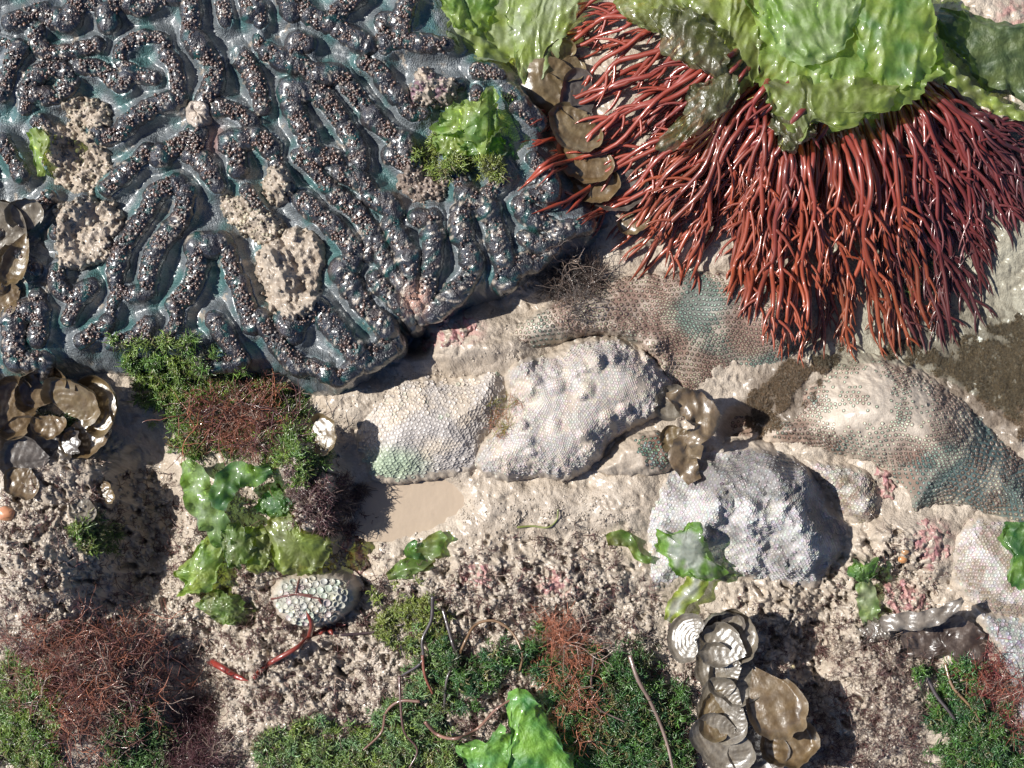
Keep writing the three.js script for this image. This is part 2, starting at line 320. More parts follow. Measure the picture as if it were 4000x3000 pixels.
function addCups(root, shape, pts, kind, r, colour, seed, named) {
  const R = rng(seed), items = pts.map(p => ({ p, m: frame(p[0], p[1], p[2], normalOf(shape.y, p[0], p[2], 4), r * (0.9 + 0.22 * R()), 1, R() * 6.28, root.userData.at), c: colour(p[0], p[2], p[3], R) }));
  let rest = items;
  if (named) {
    const mats = []; for (let k = 0; k < 10; k++) { const c = items[Math.floor(k * items.length / 10)].c, m = M.cup.clone(); m.color.setRGB(...c); mats.push([m, c]); }
    rest = items.slice(named);
    for (const it of items.slice(0, named)) {
      let best = mats[0], bd = 9; for (const t of mats) { const d = Math.abs(t[1][0] - it.c[0]) + Math.abs(t[1][1] - it.c[1]) + Math.abs(t[1][2] - it.c[2]); if (d < bd) { bd = d; best = t; } }
      const m = shadowed(new THREE.Mesh(CUP[kind], best[0])); m.name = 'corallite'; m.applyMatrix4(it.m); root.add(m);
    }
  }
  if (rest.length) {
    const im = new THREE.InstancedMesh(CUP[kind], M.cup, rest.length); im.name = 'corallites'; im.userData.kind = 'stuff';
    rest.forEach((it, k) => { im.setMatrixAt(k, it.m); im.setColorAt(k, new THREE.Color().setRGB(...it.c)); }); root.add(shadowed(im));
  }
}

// ---- the ridged coral at the upper left
const CR = [0.19, 0.245, 0.265];
const ridgeData = [
  [40, 45, 90, 115, 60, 170, 40], [48, 185, 60, 265, 90], [38, 150, 115, 145, 165, 190, 205, 260, 205, 385, 175], [35, 290, -10, 340, 15, 375, 20], [42, 415, 45, 430, 100],
  [42, 490, -10, 550, 35, 620, -10], [45, 740, -20, 750, 60, 745, 120], [35, 870, 10, 882, 80], [40, 960, -20, 985, 60], [35, 470, 230, 480, 190, 550, 150, 640, 155], [35, 480, 250, 520, 285, 610, 310],
  [38, 655, 220, 680, 240, 695, 300, 700, 390], [48, 780, 185, 835, 250, 835, 330, 800, 390], [22, 725, 165, 745, 150], [45, 940, 220, 985, 280, 1010, 350], [43, 80, 190, 45, 270, 10, 370], [22, -20, 170, 15, 160],
  [30, 110, 345, 100, 430], [42, 140, 300, 190, 270, 265, 285, 270, 330, 220, 380], [43, 320, 260, 390, 268, 440, 305, 485, 340], [45, 370, 520, 450, 535, 520, 470, 600, 415], [50, 620, 615, 690, 575, 770, 520],
  [42, 420, 735, 510, 660, 580, 590], [42, 850, 420, 910, 430, 985, 480], [48, 890, 560, 925, 590, 930, 660], [45, 750, 600, 800, 640, 850, 720], [34, 700, 720, 740, 765], [38, 10, 550, 60, 630, 90, 690],
  [42, 1120, -20, 1145, 60], [34, 1010, 40, 1020, 90], [26, 1010, 150, 1015, 190], [45, 1215, 65, 1290, 90, 1330, 40, 1400, -20], [46, 1320, 115, 1380, 150, 1440, 180], [34, 1490, 80, 1500, 130, 1505, 195],
  [40, 1600, -20, 1575, 90, 1560, 160], [42, 1160, 160, 1205, 175], [46, 1050, 205, 1110, 235, 1180, 255, 1225, 290], [50, 1130, 350, 1160, 450, 1200, 530, 1220, 590], [48, 1230, 350, 1280, 400, 1335, 470],
  [44, 1330, 290, 1370, 345, 1430, 415], [40, 1420, 245, 1475, 270, 1520, 340, 1570, 390], [42, 990, 290, 1015, 350, 1025, 420], [45, 1450, 450, 1510, 510, 1580, 560], [45, 1350, 500, 1390, 570, 1410, 640],
  [40, 1650, 170, 1740, 175], [45, 1530, 600, 1600, 650], [56, 1010, 540, 1060, 580], [40, 1170, 610, 1210, 640], [40, 1250, 625, 1300, 605, 1320, 640], [44, 1330, 680, 1400, 700, 1440, 735], [38, 1250, 690, 1290, 735],
  [34, 1840, 275, 1870, 285], [34, 1930, 275, 1950, 290], [30, 1620, 445, 1660, 440], [48, 1180, 780, 1250, 840, 1330, 910, 1390, 985], [46, 1310, 760, 1390, 820, 1440, 880, 1455, 905], [48, 1450, 770, 1520, 800, 1540, 830],
  [40, 1620, 850, 1690, 858], [48, 1692, 850, 1692, 960, 1680, 1060, 1665, 1150], [52, 1530, 880, 1575, 960, 1605, 1050, 1600, 1110], [42, 1480, 950, 1500, 1010, 1560, 1090, 1620, 1170, 1640, 1220],
  [45, 1470, 1090, 1520, 1150, 1590, 1220, 1610, 1260], [52, 1340, 1060, 1380, 1130, 1430, 1200, 1500, 1270, 1530, 1330], [52, 1240, 1200, 1300, 1270, 1370, 1350, 1430, 1410], [50, 1800, 830, 1805, 910, 1835, 980, 1845, 1050, 1810, 1110, 1740, 1170, 1690, 1210],
  [50, 1890, 790, 1930, 870, 1950, 950, 1970, 1030, 1960, 1110], [44, 2030, 800, 2080, 850, 2160, 880], [44, 2050, 930, 2120, 950, 2200, 900, 2280, 880], [44, 2040, 1020, 2090, 1020, 2150, 970], [40, 2060, 770, 2150, 760],
  [50, 1010, 1240, 1060, 1300, 1110, 1370, 1170, 1430], [48, 1105, 1250, 1150, 1310], [45, 610, 760, 570, 840, 520, 910, 480, 970, 455, 1060], [45, 730, 750, 715, 840, 670, 900, 625, 960, 590, 1040, 580, 1130],
  [36, 460, 1130, 520, 1150, 575, 1145], [50, 770, 960, 775, 1040, 745, 1130, 690, 1190], [42, 870, 950, 910, 1040, 920, 1090], [43, 225, 1060, 230, 1110, 290, 1160, 360, 1120], [34, 300, 1180, 270, 1250],
  [48, 940, 1110, 965, 1200, 990, 1270], [45, 840, 1250, 890, 1320, 940, 1410], [30, 440, 1200, 425, 1260], [46, 150, 1160, 160, 1250, 150, 1320], [54, 60, 1230, 62, 1400], [40, 165, 1410, 165, 1460], [40, 320, 1330, 380, 1290],
  [38, 690, 1270, 665, 1330], [36, 440, 1340, 520, 1320], [40, 1250, 1440, 1320, 1480], [36, 590, 1260, 560, 1340], [40, 760, 1350, 800, 1420], [36, 1130, 740, 1100, 690], [38, 1750, 640, 1800, 700, 1820, 760], [36, 1900, 640, 1960, 700], [36, 2080, 620, 2140, 680], [34, 1450, 930, 1440, 1000],
];
const coralFloor = moundShape({
  poly: [-120, -120, 1700, -120, 1850, 120, 2080, 330, 2180, 560, 2300, 760, 2350, 880, 2240, 1010, 2080, 1075, 1980, 1140, 1850, 1190, 1720, 1255, 1620, 1270, 1560, 1340, 1480, 1440, 1400, 1505, 1290, 1550, 1200, 1535, 1120, 1480, 900, 1460, 700, 1470, 350, 1460, -120, 1500],
  at: 140, base: 20, height: 130, width: 150, power: 0.55, step: 6,
  relief: (x, z) => 16 * fbm(x / 300, z / 300, 90, 2), colour: () => CR,
});
const ridges = ridgeData.map(([r, ...c]) => ({ r: r * 0.95, pts: spline(pairs(c, 190), 7) }));
const GW = 480, GH = 380, gap = new Float32Array(GW * GH).fill(150), floorY = new Float32Array(GW * GH), gx0 = -2300, gz0 = -1700, GS = 6;
const inGrid = (a, x, z) => { const u = clamp((x - gx0) / GS, 0, GW - 1.01), v = clamp((z - gz0) / GS, 0, GH - 1.01), i = Math.floor(u), j = Math.floor(v), k = j * GW + i; return lerp(lerp(a[k], a[k + 1], u - i), lerp(a[k + GW], a[k + GW + 1], u - i), v - j); };
const ridgeGap = (x, z) => inGrid(gap, x, z), floorAt = (x, z) => inGrid(floorY, x, z);
for (let j = 0; j < GH; j++) for (let i = 0; i < GW; i++) floorY[j * GW + i] = coralFloor.y(gx0 + i * GS, gz0 + j * GS);
function stamp({ r, pts }) {
  for (let n = 0; n < pts.length; n += n + 2 < pts.length ? 2 : 1) {
    const [x, z] = pts[n], w = Math.ceil((r + 110) / GS), ci = Math.round((x - gx0) / GS), cj = Math.round((z - gz0) / GS);
    for (let j = Math.max(0, cj - w); j <= Math.min(GH - 1, cj + w); j++) for (let i = Math.max(0, ci - w); i <= Math.min(GW - 1, ci + w); i++) { const d = Math.hypot(gx0 + i * GS - x, gz0 + j * GS - z) - r; if (d < gap[j * GW + i]) gap[j * GW + i] = d; }
  }
}
{ const R = rng(78), ends = ridges.map(g => [g.pts[0], g.pts[g.pts.length - 1]]);
  ridges.forEach((g, i) => [0, 1].forEach(e => {
    const p = ends[i][e]; let best = null, bd = 1e9; ridges.forEach((o, j) => { if (j !== i) for (const q of o.pts) { const d = Math.hypot(q[0] - p[0], q[1] - p[1]) - o.r; if (d < bd) { bd = d; best = q; } } });
    if (best && bd > g.r * 0.6 && bd < 105 && R() < 0.5) { const mid = [lerp(p[0], best[0], 0.55) + (R() - 0.5) * 14, lerp(p[1], best[1], 0.55) + (R() - 0.5) * 14], c = g.pts.filter((q, k) => k % 5 === 0 || k === g.pts.length - 1).map(q => [q[0], q[1]]); if (e) c.push(mid, best); else c.unshift(best, mid); g.pts = spline(c, 7); }
  }));
}
ridges.forEach(stamp);
{ // short ridges fill the wider valleys, running the way of their nearest neighbours
  const R = rng(77);
  for (let k = 0; k < 9000; k++) {
    const x = -2050 + R() * 2350, z = -1560 + R() * 1640;
    if (coralFloor.sdf(x, z) < 70 || ridgeGap(x, z) < 92) continue;
    let best = null, bd = 1e9; for (const g of ridges) { const m = g.pts[g.pts.length >> 1], d = Math.hypot(m[0] - x, m[1] - z); if (d < bd) { bd = d; best = g; } }
    const e = best.pts, dx = e[e.length - 1][0] - e[0][0], dz = e[e.length - 1][1] - e[0][1], a = Math.atan2(dz, dx) + (R() - 0.5) * 0.7, r = 30 + 10 * R();
    let l0 = 0, l1 = 0; while (l0 < 75 && ridgeGap(x - Math.cos(a) * l0, z - Math.sin(a) * l0) > r + 10) l0 += 6; while (l1 < 75 && ridgeGap(x + Math.cos(a) * l1, z + Math.sin(a) * l1) > r + 10) l1 += 6;
    if (l0 + l1 < 24) continue;
    const b = (R() - 0.5) * 24, g = { r, pts: spline([[x - Math.cos(a) * l0, z - Math.sin(a) * l0], [x - Math.sin(a) * b, z + Math.cos(a) * b], [x + Math.cos(a) * l1, z + Math.sin(a) * l1]], 7) };
    ridges.push(g); stamp(g);
  }
}
{
  const root = thing('ridged_coral', 'large dark teal coral colony covered in knobbly winding ridges', 'coral', [P(1000, 700)[0], 20, P(1000, 700)[1]]);
  const FIL = 52, CAP = 1.04, LIFT = 34;
  // valley tissue: climbs the flanks of each ridge and carries mud flecks
  const gb = coralFloor.gb;
  for (let k = 0; k < gb.p.length; k += 3) {
    const x = gb.p[k], z = gb.p[k + 2], d = ridgeGap(x, z), e = smooth(0, 60, coralFloor.sdf(x, z));
    gb.p[k + 1] += e * (FIL * Math.exp(-Math.max(0, d) / 21) + 3 * noise(x / 22, z / 22, 95) + 5 * noise(x / 60, z / 60, 94));
    const teal = smooth(-0.1, 0.5, noise(x / 90, z / 90, 96)), mud = smooth(0.42, 0.55, fbm(x / 40, z / 40, 97, 3)) * smooth(-0.2, 0.3, noise(x / 260, z / 260, 98));
    let c = mix3([0.125, 0.14, 0.15], [0.035, 0.12, 0.115], 0.75 * teal); c = mix3(c, MUD, 0.8 * mud); c = mix3(c, [0.3, 0.17, 0.15], 0.7 * bump(x, z, ...P(850, 550, 140), 70, 60, 1)); c = mix3(c, [0.42, 0.27, 0.22], 0.8 * bump(x, z, ...P(1640, 1150, 140), 60, 60, 1));
    gb.c[k] = c[0]; gb.c[k + 1] = c[1]; gb.c[k + 2] = c[2];
  }
  part(root, 'valley_tissue', gb, M.valley);
  settle(coralFloor);
  const R = rng(404), knobs = [];
  for (const { r, pts } of ridges) {
    const g = new GB(), n = pts.length, len = []; let L = 0; pts.forEach((p, k) => { if (k) L += Math.hypot(p[0] - pts[k - 1][0], p[1] - pts[k - 1][1]); len.push(L); });
    const path = [], rad = [], ends = 7;
    const yOf = (x, z) => floorAt(x, z), rc = CAP * r;
    const dir = (k, l) => { const a = pts[k], b = pts[l], m = Math.hypot(b[0] - a[0], b[1] - a[1]) || 1; return [(b[0] - a[0]) / m, (b[1] - a[1]) / m]; };
    const d0 = dir(Math.min(1, n - 1), 0), d1 = dir(Math.max(0, n - 2), n - 1);
    for (let k = ends; k > 0; k--) { const q = Math.sin(k / ends * 1.5), x = pts[0][0] + d0[0] * r * q, z = pts[0][1] + d0[1] * r * q; path.push([x, yOf(x, z), z]); rad.push(r * Math.sqrt(1 - q * q * 0.99)); }
    pts.forEach(p => { path.push([p[0], yOf(p[0], p[1]), p[1]]); rad.push(r); });
    for (let k = 1; k <= ends; k++) { const q = Math.sin(k / ends * 1.5), x = pts[n - 1][0] + d1[0] * r * q, z = pts[n - 1][1] + d1[1] * r * q; path.push([x, yOf(x, z), z]); rad.push(r * Math.sqrt(1 - q * q * 0.99)); }
    const m = path.length; const wob = R() * 40; g.tube(path, t => (rad[Math.round(t * (m - 1))] || 1) * CAP * (1 + 0.22 * noise(t * L / 55 + wob, wob, 110) + 0.12 * noise(t * L / 20 + wob, wob, 111)), 30, () => [0, 0, 0]);
    const seed = R() * 100, tone = R();
    for (let k = 0; k < g.p.length; k += 3) {
      const x = g.p[k], z = g.p[k + 2], y0 = floorAt(x, z);
      const f = 1 + 0.12 * noise(x / 30 + seed, z / 30, 101) + 0.08 * noise(x / 12, z / 12 + seed, 102);
      const top = smooth(-0.2, 0.5, (g.p[k + 1] - y0) / r); g.p[k + 1] = y0 + LIFT + (g.p[k + 1] - y0) * 1.1 * f + top * (3.2 * noise(x / 9, z / 9, 112) + 3 * noise(x / 17, z / 17, 113));
      const mud = smooth(0.5, 0.62, fbm(x / 17, z / 17, 105, 3) + 0.28 * noise(x / 200, z / 200, 106) + (x > P(1350, 0, 190)[0] && z > P(0, 780, 190)[1] ? 0.13 : 0));
      let c = mix3([0.026, 0.025, 0.028], [0.012, 0.05, 0.045], smooth(0.1, 0.6, noise(x / 38, z / 38, 107))); c = mix3(c, [0.055, 0.042, 0.04], 0.8 * smooth(0.2, 0.7, noise(x / 60 + 7, z / 60, 108)));
      c = mix3(c, [0.4, 0.23, 0.17], 0.75 * bump(x, z, ...P(1625, 1170, 190), 60, 70, 1));
      c = mix3(c, MUDPALE, 0.85 * mud); const s = 0.85 + 0.3 * tone; g.c[k] = c[0] * s; g.c[k + 1] = c[1] * s; g.c[k + 2] = c[2] * s;
    }
    const ridge = part(root, 'ridge', g, M.ridge);
    // knobs along the crest and flanks
    const dense = (pts[0][0] < P(1350, 0)[0] || pts[0][1] < P(0, 760)[1]) ? 1 : 0.3, count = Math.round((L + r * 1.4) * r / 120 * dense);
    for (let k = 0; k < count; k++) {
      const t = clamp(R() * 1.06 - 0.03), q = t * (n - 1), a = Math.floor(q), b = Math.min(n - 1, a + 1), f = q - a, side = (R() < 0.5 ? -0.3 : 0.38) + (R() + R() - 1) * 0.5;
      const dx = pts[b][0] - pts[a][0], dz = pts[b][1] - pts[a][1], m2 = Math.hypot(dx, dz) || 1, x = lerp(pts[a][0], pts[b][0], f) - dz / m2 * side * rc, z = lerp(pts[a][1], pts[b][1], f) + dx / m2 * side * rc;
      const y0 = floorAt(x, z), y = y0 + LIFT + 1.1 * rc * Math.sqrt(Math.max(0, 1 - side * side));
      const nx = -dz / m2 * side, nz = dx / m2 * side, nn = new THREE.Vector3(nx, 0.3 + Math.sqrt(Math.max(0, 1 - side * side)), nz).normalize();
      const big = 4.2 + 4.2 * R() * R(), warm = R();
      knobs.push({ big, ridge, m: frame(x, y - 0.3 * big, z, nn, big, 1.05 + 0.4 * R(), R() * 6.28, root.userData.at), c: warm < 0.1 ? [0.24, 0.2, 0.17] : mix3([0.05, 0.034, 0.03], [0.13, 0.07, 0.048], R()) });
    }
    raise((x, z) => { let d = 1e9; for (const p of pts) d = Math.min(d, Math.hypot(p[0] - x, p[1] - z)); return d < r ? floorAt(x, z) + LIFT + 1.1 * CAP * Math.sqrt(r * r - d * d) : -1e9; }, [Math.min(...pts.map(p => p[0])) - r, Math.max(...pts.map(p => p[0])) + r, Math.min(...pts.map(p => p[1])) - r, Math.max(...pts.map(p => p[1])) + r]);
  }
  const kg = new GB().blob(0, 0, 0, 1, 1, 1, 1, 3, 0.12, [1, 1, 1], 1).build();
  knobs.sort((a, b) => b.big - a.big);
  const km = [[0.26, 0.22, 0.19], [0.07, 0.04, 0.033], [0.1, 0.056, 0.04], [0.14, 0.075, 0.05]].map(c => { const m = M.knob.clone(); m.color.setRGB(...c); return [m, c]; });
  for (const it of knobs.slice(0, 300)) { let best = km[0], bd = 9; for (const t of km) { const d = Math.abs(t[1][0] - it.c[0]) + Math.abs(t[1][1] - it.c[1]); if (d < bd) { bd = d; best = t; } } const m = shadowed(new THREE.Mesh(kg, best[0])); m.name = 'knob'; m.applyMatrix4(it.m); it.ridge.add(m); }
  const rest = knobs.slice(300), im = new THREE.InstancedMesh(kg, M.knob, rest.length); im.name = 'small_knobs'; im.userData.kind = 'stuff';
  rest.forEach((it, k) => { im.setMatrixAt(k, it.m); im.setColorAt(k, new THREE.Color().setRGB(...it.c)); }); root.add(shadowed(im));
}

// ---- the fine-celled corals
const GREY = [0.35, 0.315, 0.285], GREYD = [0.27, 0.255, 0.25], TISSUE = [0.16, 0.085, 0.06], TEAL = [0.05, 0.1, 0.09], OLIVE = [0.15, 0.12, 0.075];
function fineCoral(spec) {
  const drape = (x, z, s) => smooth(46, 4, s + 26 * fbm(x / 45, z / 45, 260, 3)) * (spec.drape ?? 1);
  const s = moundShape({ step: 5, ...spec, colour: (x, z, s) => mix3(spec.colour(x, z, s), mix3(MUD, MUDPALE, 0.5), drape(x, z, s)) }), root = thing('honeycomb_coral', spec.label, 'coral', s.base);
  part(root, 'skeleton', s.gb, M.coral); settle(s);
  const pts = hexOn(s, spec.cell * (spec.kind === 'ring' ? 0.92 : 0.95), (x, z, s, y) => (spec.keep ? spec.keep(x, z, s, y) : 1) * (1 - 0.95 * smooth(0.35, 0.7, drape(x, z, s))), spec.seed);
  addCups(root, s, pts, spec.kind, spec.cell * (spec.kind === 'ring' ? 0.44 : 0.53), spec.cupColour, spec.seed + 1, spec.named || 0);
  return s;
}
const nodules = (x, z, size, amp, seed) => { const [a] = worley(x / size + 0.3 * noise(x / size, z / size, seed), z / size, seed + 1), [b] = worley(x / size / 0.55, z / size / 0.55, seed + 5); return amp * (1 - smooth(0, 0.62, a)) + 0.45 * amp * (1 - smooth(0, 0.6, b)); };
const wartList = (x0, x1, z0, z1, n, r0, r1, h0, h1, seed) => { const R = rng(seed), o = []; for (let k = 0; k < n; k++) { const q = R(); o.push([...P(lerp(x0, x1, R()), lerp(z0, z1, R()), 200), lerp(r0, r1, q), lerp(r0, r1, q) * (0.7 + 0.6 * R()), lerp(h0, h1, q) * (0.6 + 0.5 * R())]); } return (x, z) => { let h = 0; for (const w of o) { const d = ((x - w[0]) / w[2]) ** 2 + ((z - w[1]) / w[3]) ** 2; if (d < 1) h += w[4] * (1 - d) * (1 - d); } return h; }; };
const wartsC = wartList(1870, 2630, 1330, 1880, 46, 22, 60, 12, 40, 5150), wartsE = wartList(2700, 3330, 1740, 2290, 80, 30, 90, 14, 50, 5151);
// sloping colony behind, green and brown with mud between its cups
const mudOn = (x, z) => fbm(x / 130, z / 130, 140, 4) + 0.25 * noise(x / 22, z / 22, 141);
const wet = (x, z) => smooth(-0.1, 0.35, noise(x / 210 + 3, z / 210, 143));
const slopeColour = (x, z) => { let c = mix3([0.2, 0.115, 0.085], [0.1, 0.115, 0.1], wet(x, z)); c = mix3(c, [0.25, 0.155, 0.11], smooth(0.1, 0.6, noise(x / 80, z / 80, 145))); const px = x + 2000, west = smooth(650, 150, px - 1950); return mix3(c, MUDPALE, clamp(0.12 + 0.75 * smooth(-0.25, 0.6, mudOn(x, z) + 0.5 * west))); };
const ringTint = (x, z, s, R) => { const w = wet(x, z), k = 0.8 + 0.4 * R(); return mix3(mix3([0.17 * k, 0.105 * k, 0.08 * k], [0.1 * k, 0.125 * k, 0.11 * k], w), MUD, 0.6 * smooth(0, 0.6, mudOn(x, z)) + 0.15 * R()); };
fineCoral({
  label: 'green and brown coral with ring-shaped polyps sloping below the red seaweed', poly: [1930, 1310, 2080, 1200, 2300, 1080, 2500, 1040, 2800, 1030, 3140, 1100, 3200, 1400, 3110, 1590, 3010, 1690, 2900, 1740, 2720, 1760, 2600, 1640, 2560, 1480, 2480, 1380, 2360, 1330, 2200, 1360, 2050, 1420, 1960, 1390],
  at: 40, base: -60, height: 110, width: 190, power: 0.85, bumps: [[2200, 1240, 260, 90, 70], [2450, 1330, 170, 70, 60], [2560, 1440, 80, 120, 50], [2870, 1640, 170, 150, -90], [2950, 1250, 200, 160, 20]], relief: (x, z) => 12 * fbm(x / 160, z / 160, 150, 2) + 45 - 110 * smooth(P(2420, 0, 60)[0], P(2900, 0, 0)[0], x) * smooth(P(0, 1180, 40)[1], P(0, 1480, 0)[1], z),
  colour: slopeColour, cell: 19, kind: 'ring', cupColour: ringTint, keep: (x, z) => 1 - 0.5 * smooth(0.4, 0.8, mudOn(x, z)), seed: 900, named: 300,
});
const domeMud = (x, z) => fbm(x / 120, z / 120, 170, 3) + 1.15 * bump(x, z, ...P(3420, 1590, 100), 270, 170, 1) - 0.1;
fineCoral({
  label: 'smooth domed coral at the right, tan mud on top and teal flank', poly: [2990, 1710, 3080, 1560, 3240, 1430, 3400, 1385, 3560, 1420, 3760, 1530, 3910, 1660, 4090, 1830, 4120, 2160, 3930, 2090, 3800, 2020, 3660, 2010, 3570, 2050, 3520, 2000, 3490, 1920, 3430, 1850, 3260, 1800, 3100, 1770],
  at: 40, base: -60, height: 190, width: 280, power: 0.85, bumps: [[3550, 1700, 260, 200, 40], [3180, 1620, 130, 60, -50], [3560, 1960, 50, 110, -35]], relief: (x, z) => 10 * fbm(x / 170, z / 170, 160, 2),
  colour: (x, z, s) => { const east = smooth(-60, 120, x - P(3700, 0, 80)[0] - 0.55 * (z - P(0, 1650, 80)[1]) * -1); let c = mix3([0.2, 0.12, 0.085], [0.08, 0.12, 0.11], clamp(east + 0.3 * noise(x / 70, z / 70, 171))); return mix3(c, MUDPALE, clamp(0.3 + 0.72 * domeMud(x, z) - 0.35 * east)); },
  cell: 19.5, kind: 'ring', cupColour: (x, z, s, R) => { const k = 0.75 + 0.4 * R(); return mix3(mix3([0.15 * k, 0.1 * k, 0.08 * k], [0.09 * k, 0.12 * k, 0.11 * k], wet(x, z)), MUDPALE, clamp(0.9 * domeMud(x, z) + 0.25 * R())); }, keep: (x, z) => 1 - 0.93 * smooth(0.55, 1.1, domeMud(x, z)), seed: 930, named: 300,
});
fineCoral({
  label: 'pale grey smooth dome of coral beside the muddy puddle', poly: [1385, 1650, 1440, 1540, 1580, 1465, 1780, 1470, 1960, 1420, 1990, 1600, 1930, 1700, 1900, 1810, 1780, 1860, 1660, 1875, 1560, 1890, 1450, 1870, 1400, 1790],
  at: 40, base: 0, height: 130, width: 260, power: 0.9, relief: (x, z) => 8 * fbm(x / 120, z / 120, 180, 2),
  colour: (x, z) => { let c = mix3(GREY, MUDPALE, smooth(-0.2, 0.5, fbm(x / 130, z / 130, 181, 3))); return mix3(c, [0.26, 0.33, 0.22], 0.8 * bump(x, z, ...P(1520, 1820, 60), 160, 80, 1)); },
  cell: 17, kind: 'pit', cupColour: (x, z, s, R) => { const k = 0.9 + 0.2 * R(); let c = mix3([0.37, 0.335, 0.31], MUDPALE, smooth(-0.2, 0.5, fbm(x / 130, z / 130, 181, 3))); c = mix3(c, [0.28, 0.36, 0.24], 0.8 * bump(x, z, ...P(1520, 1820, 60), 160, 80, 1)); return c.map(t => t * k); }, keep: (x, z) => 1 - 0.8 * smooth(0.45, 0.7, fbm(x / 130, z / 130, 181, 3)), seed: 940, named: 300,
});
fineCoral({
  label: 'pale warty coral boulder in the middle of the mud', poly: [1850, 1760, 1930, 1660, 1975, 1560, 1965, 1450, 2020, 1390, 2130, 1375, 2250, 1320, 2400, 1310, 2530, 1360, 2610, 1450, 2640, 1540, 2570, 1630, 2490, 1670, 2400, 1725, 2350, 1800, 2270, 1860, 2200, 1885, 2100, 1870, 1960, 1885, 1860, 1840],
  at: 90, base: -10, height: 175, width: 150, power: 0.62, bumps: [[2350, 1480, 160, 110, 30], [2080, 1760, 140, 80, 10], [2040, 1560, 70, 60, -30]], relief: (x, z) => 16 * fbm(x / 170, z / 170, 190, 2) + wartsC(x, z) + 1.5 * noise(x / 22, z / 22, 195),
  colour: (x, z) => mix3(GREY, MUDPALE, smooth(-0.1, 0.5, fbm(x / 90, z / 90, 197, 3))), cell: 11, kind: 'pit',
  cupColour: (x, z, s, R) => mix3([0.36, 0.325, 0.295], [0.45, 0.385, 0.325], smooth(-0.3, 0.5, fbm(x / 90, z / 90, 197, 3))).map(t => t * (0.92 + 0.16 * R())), keep: (x, z) => 1 - 0.9 * smooth(0.35, 0.6, fbm(x / 90, z / 90, 197, 3)), seed: 950,
});
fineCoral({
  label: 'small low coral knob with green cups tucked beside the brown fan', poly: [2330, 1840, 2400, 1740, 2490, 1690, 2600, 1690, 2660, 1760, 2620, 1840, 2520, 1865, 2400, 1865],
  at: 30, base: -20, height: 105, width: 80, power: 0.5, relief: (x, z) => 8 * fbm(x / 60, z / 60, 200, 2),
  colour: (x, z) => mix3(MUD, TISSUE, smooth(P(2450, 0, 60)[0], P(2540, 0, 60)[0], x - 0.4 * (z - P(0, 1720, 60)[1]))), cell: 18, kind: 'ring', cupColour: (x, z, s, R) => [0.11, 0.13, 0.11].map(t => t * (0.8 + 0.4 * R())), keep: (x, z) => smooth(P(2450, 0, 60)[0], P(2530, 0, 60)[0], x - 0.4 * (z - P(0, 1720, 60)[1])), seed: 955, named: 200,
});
fineCoral({
  label: 'steel grey warty coral boulder right of the bleached green leaf', poly: [2480, 2010, 2560, 1900, 2640, 1810, 2790, 1745, 3000, 1735, 3150, 1800, 3220, 1890, 3270, 1990, 3340, 2050, 3330, 2150, 3260, 2230, 3200, 2300, 3000, 2290, 2850, 2260, 2700, 2280, 2560, 2330, 2500, 2260, 2530, 2150],
  at: 60, base: -20, height: 120, width: 240, power: 0.9, bumps: [[3000, 1930, 220, 150, 80], [2820, 2000, 190, 130, 40], [3080, 2120, 170, 120, 50], [2640, 2180, 110, 60, -30]], relief: (x, z) => 16 * fbm(x / 130, z / 130, 210, 2) + wartsE(x + 14 * noise(x / 34, z / 34, 216), z + 12 * noise(x / 30 + 5, z / 30, 217)) - 16 * Math.abs(noise(x / 60, z / 48, 219)) + 2 * noise(x / 22, z / 22, 214),
  colour: (x, z) => mix3([0.36, 0.34, 0.32], [0.19, 0.175, 0.165], smooth(-0.1, 0.5, fbm(x / 150, z / 150, 215, 3) + 0.7 * bump(x, z, ...P(2950, 1830, 120), 250, 110, 1))), cell: 12.5, kind: 'pit',
  cupColour: (x, z, s, R) => mix3([0.39, 0.37, 0.35], [0.19, 0.175, 0.165], smooth(-0.1, 0.5, fbm(x / 150, z / 150, 215, 3) + 0.7 * bump(x, z, ...P(2950, 1830, 120), 250, 110, 1))).map(t => t * (0.9 + 0.2 * R())), seed: 960,
});
fineCoral({
  label: 'small brownish smooth coral between grey boulder and tan dome', poly: [3130, 1790, 3250, 1795, 3400, 1830, 3450, 1900, 3465, 1980, 3440, 2040, 3370, 2070, 3300, 2030, 3240, 1950, 3180, 1880],
  at: 30, base: -30, height: 105, width: 130, power: 0.8, relief: (x, z) => 6 * fbm(x / 80, z / 80, 220, 2), colour: (x, z) => mix3([0.24, 0.2, 0.165], [0.33, 0.3, 0.27], smooth(-0.3, 0.4, fbm(x / 60, z / 60, 221, 2))),
  cell: 13.5, kind: 'pit', cupColour: (x, z, s, R) => mix3([0.2, 0.155, 0.115], [0.37, 0.335, 0.3], smooth(-0.3, 0.4, fbm(x / 60, z / 60, 221, 2))).map(t => t * (0.9 + 0.2 * R())), seed: 970,
});
fineCoral({
  label: 'brown fine-celled coral mound at the right edge under a green leaf', poly: [3715, 2110, 3800, 2030, 3950, 2010, 4110, 2080, 4110, 2430, 3960, 2440, 3810, 2380, 3735, 2290, 3705, 2190],
  at: 60, base: -10, height: 115, width: 150, power: 0.8, relief: (x, z) => 6 * fbm(x / 90, z / 90, 230, 2), colour: (x, z) => mix3([0.27, 0.23, 0.2], [0.36, 0.33, 0.3], smooth(-0.3, 0.4, fbm(x / 70, z / 70, 231, 2))),
  cell: 13.5, kind: 'pit', cupColour: (x, z, s, R) => mix3([0.21, 0.165, 0.125], [0.4, 0.36, 0.33], smooth(-0.3, 0.4, fbm(x / 70, z / 70, 231, 2))).map(t => t * (0.9 + 0.2 * R())), seed: 975,
});
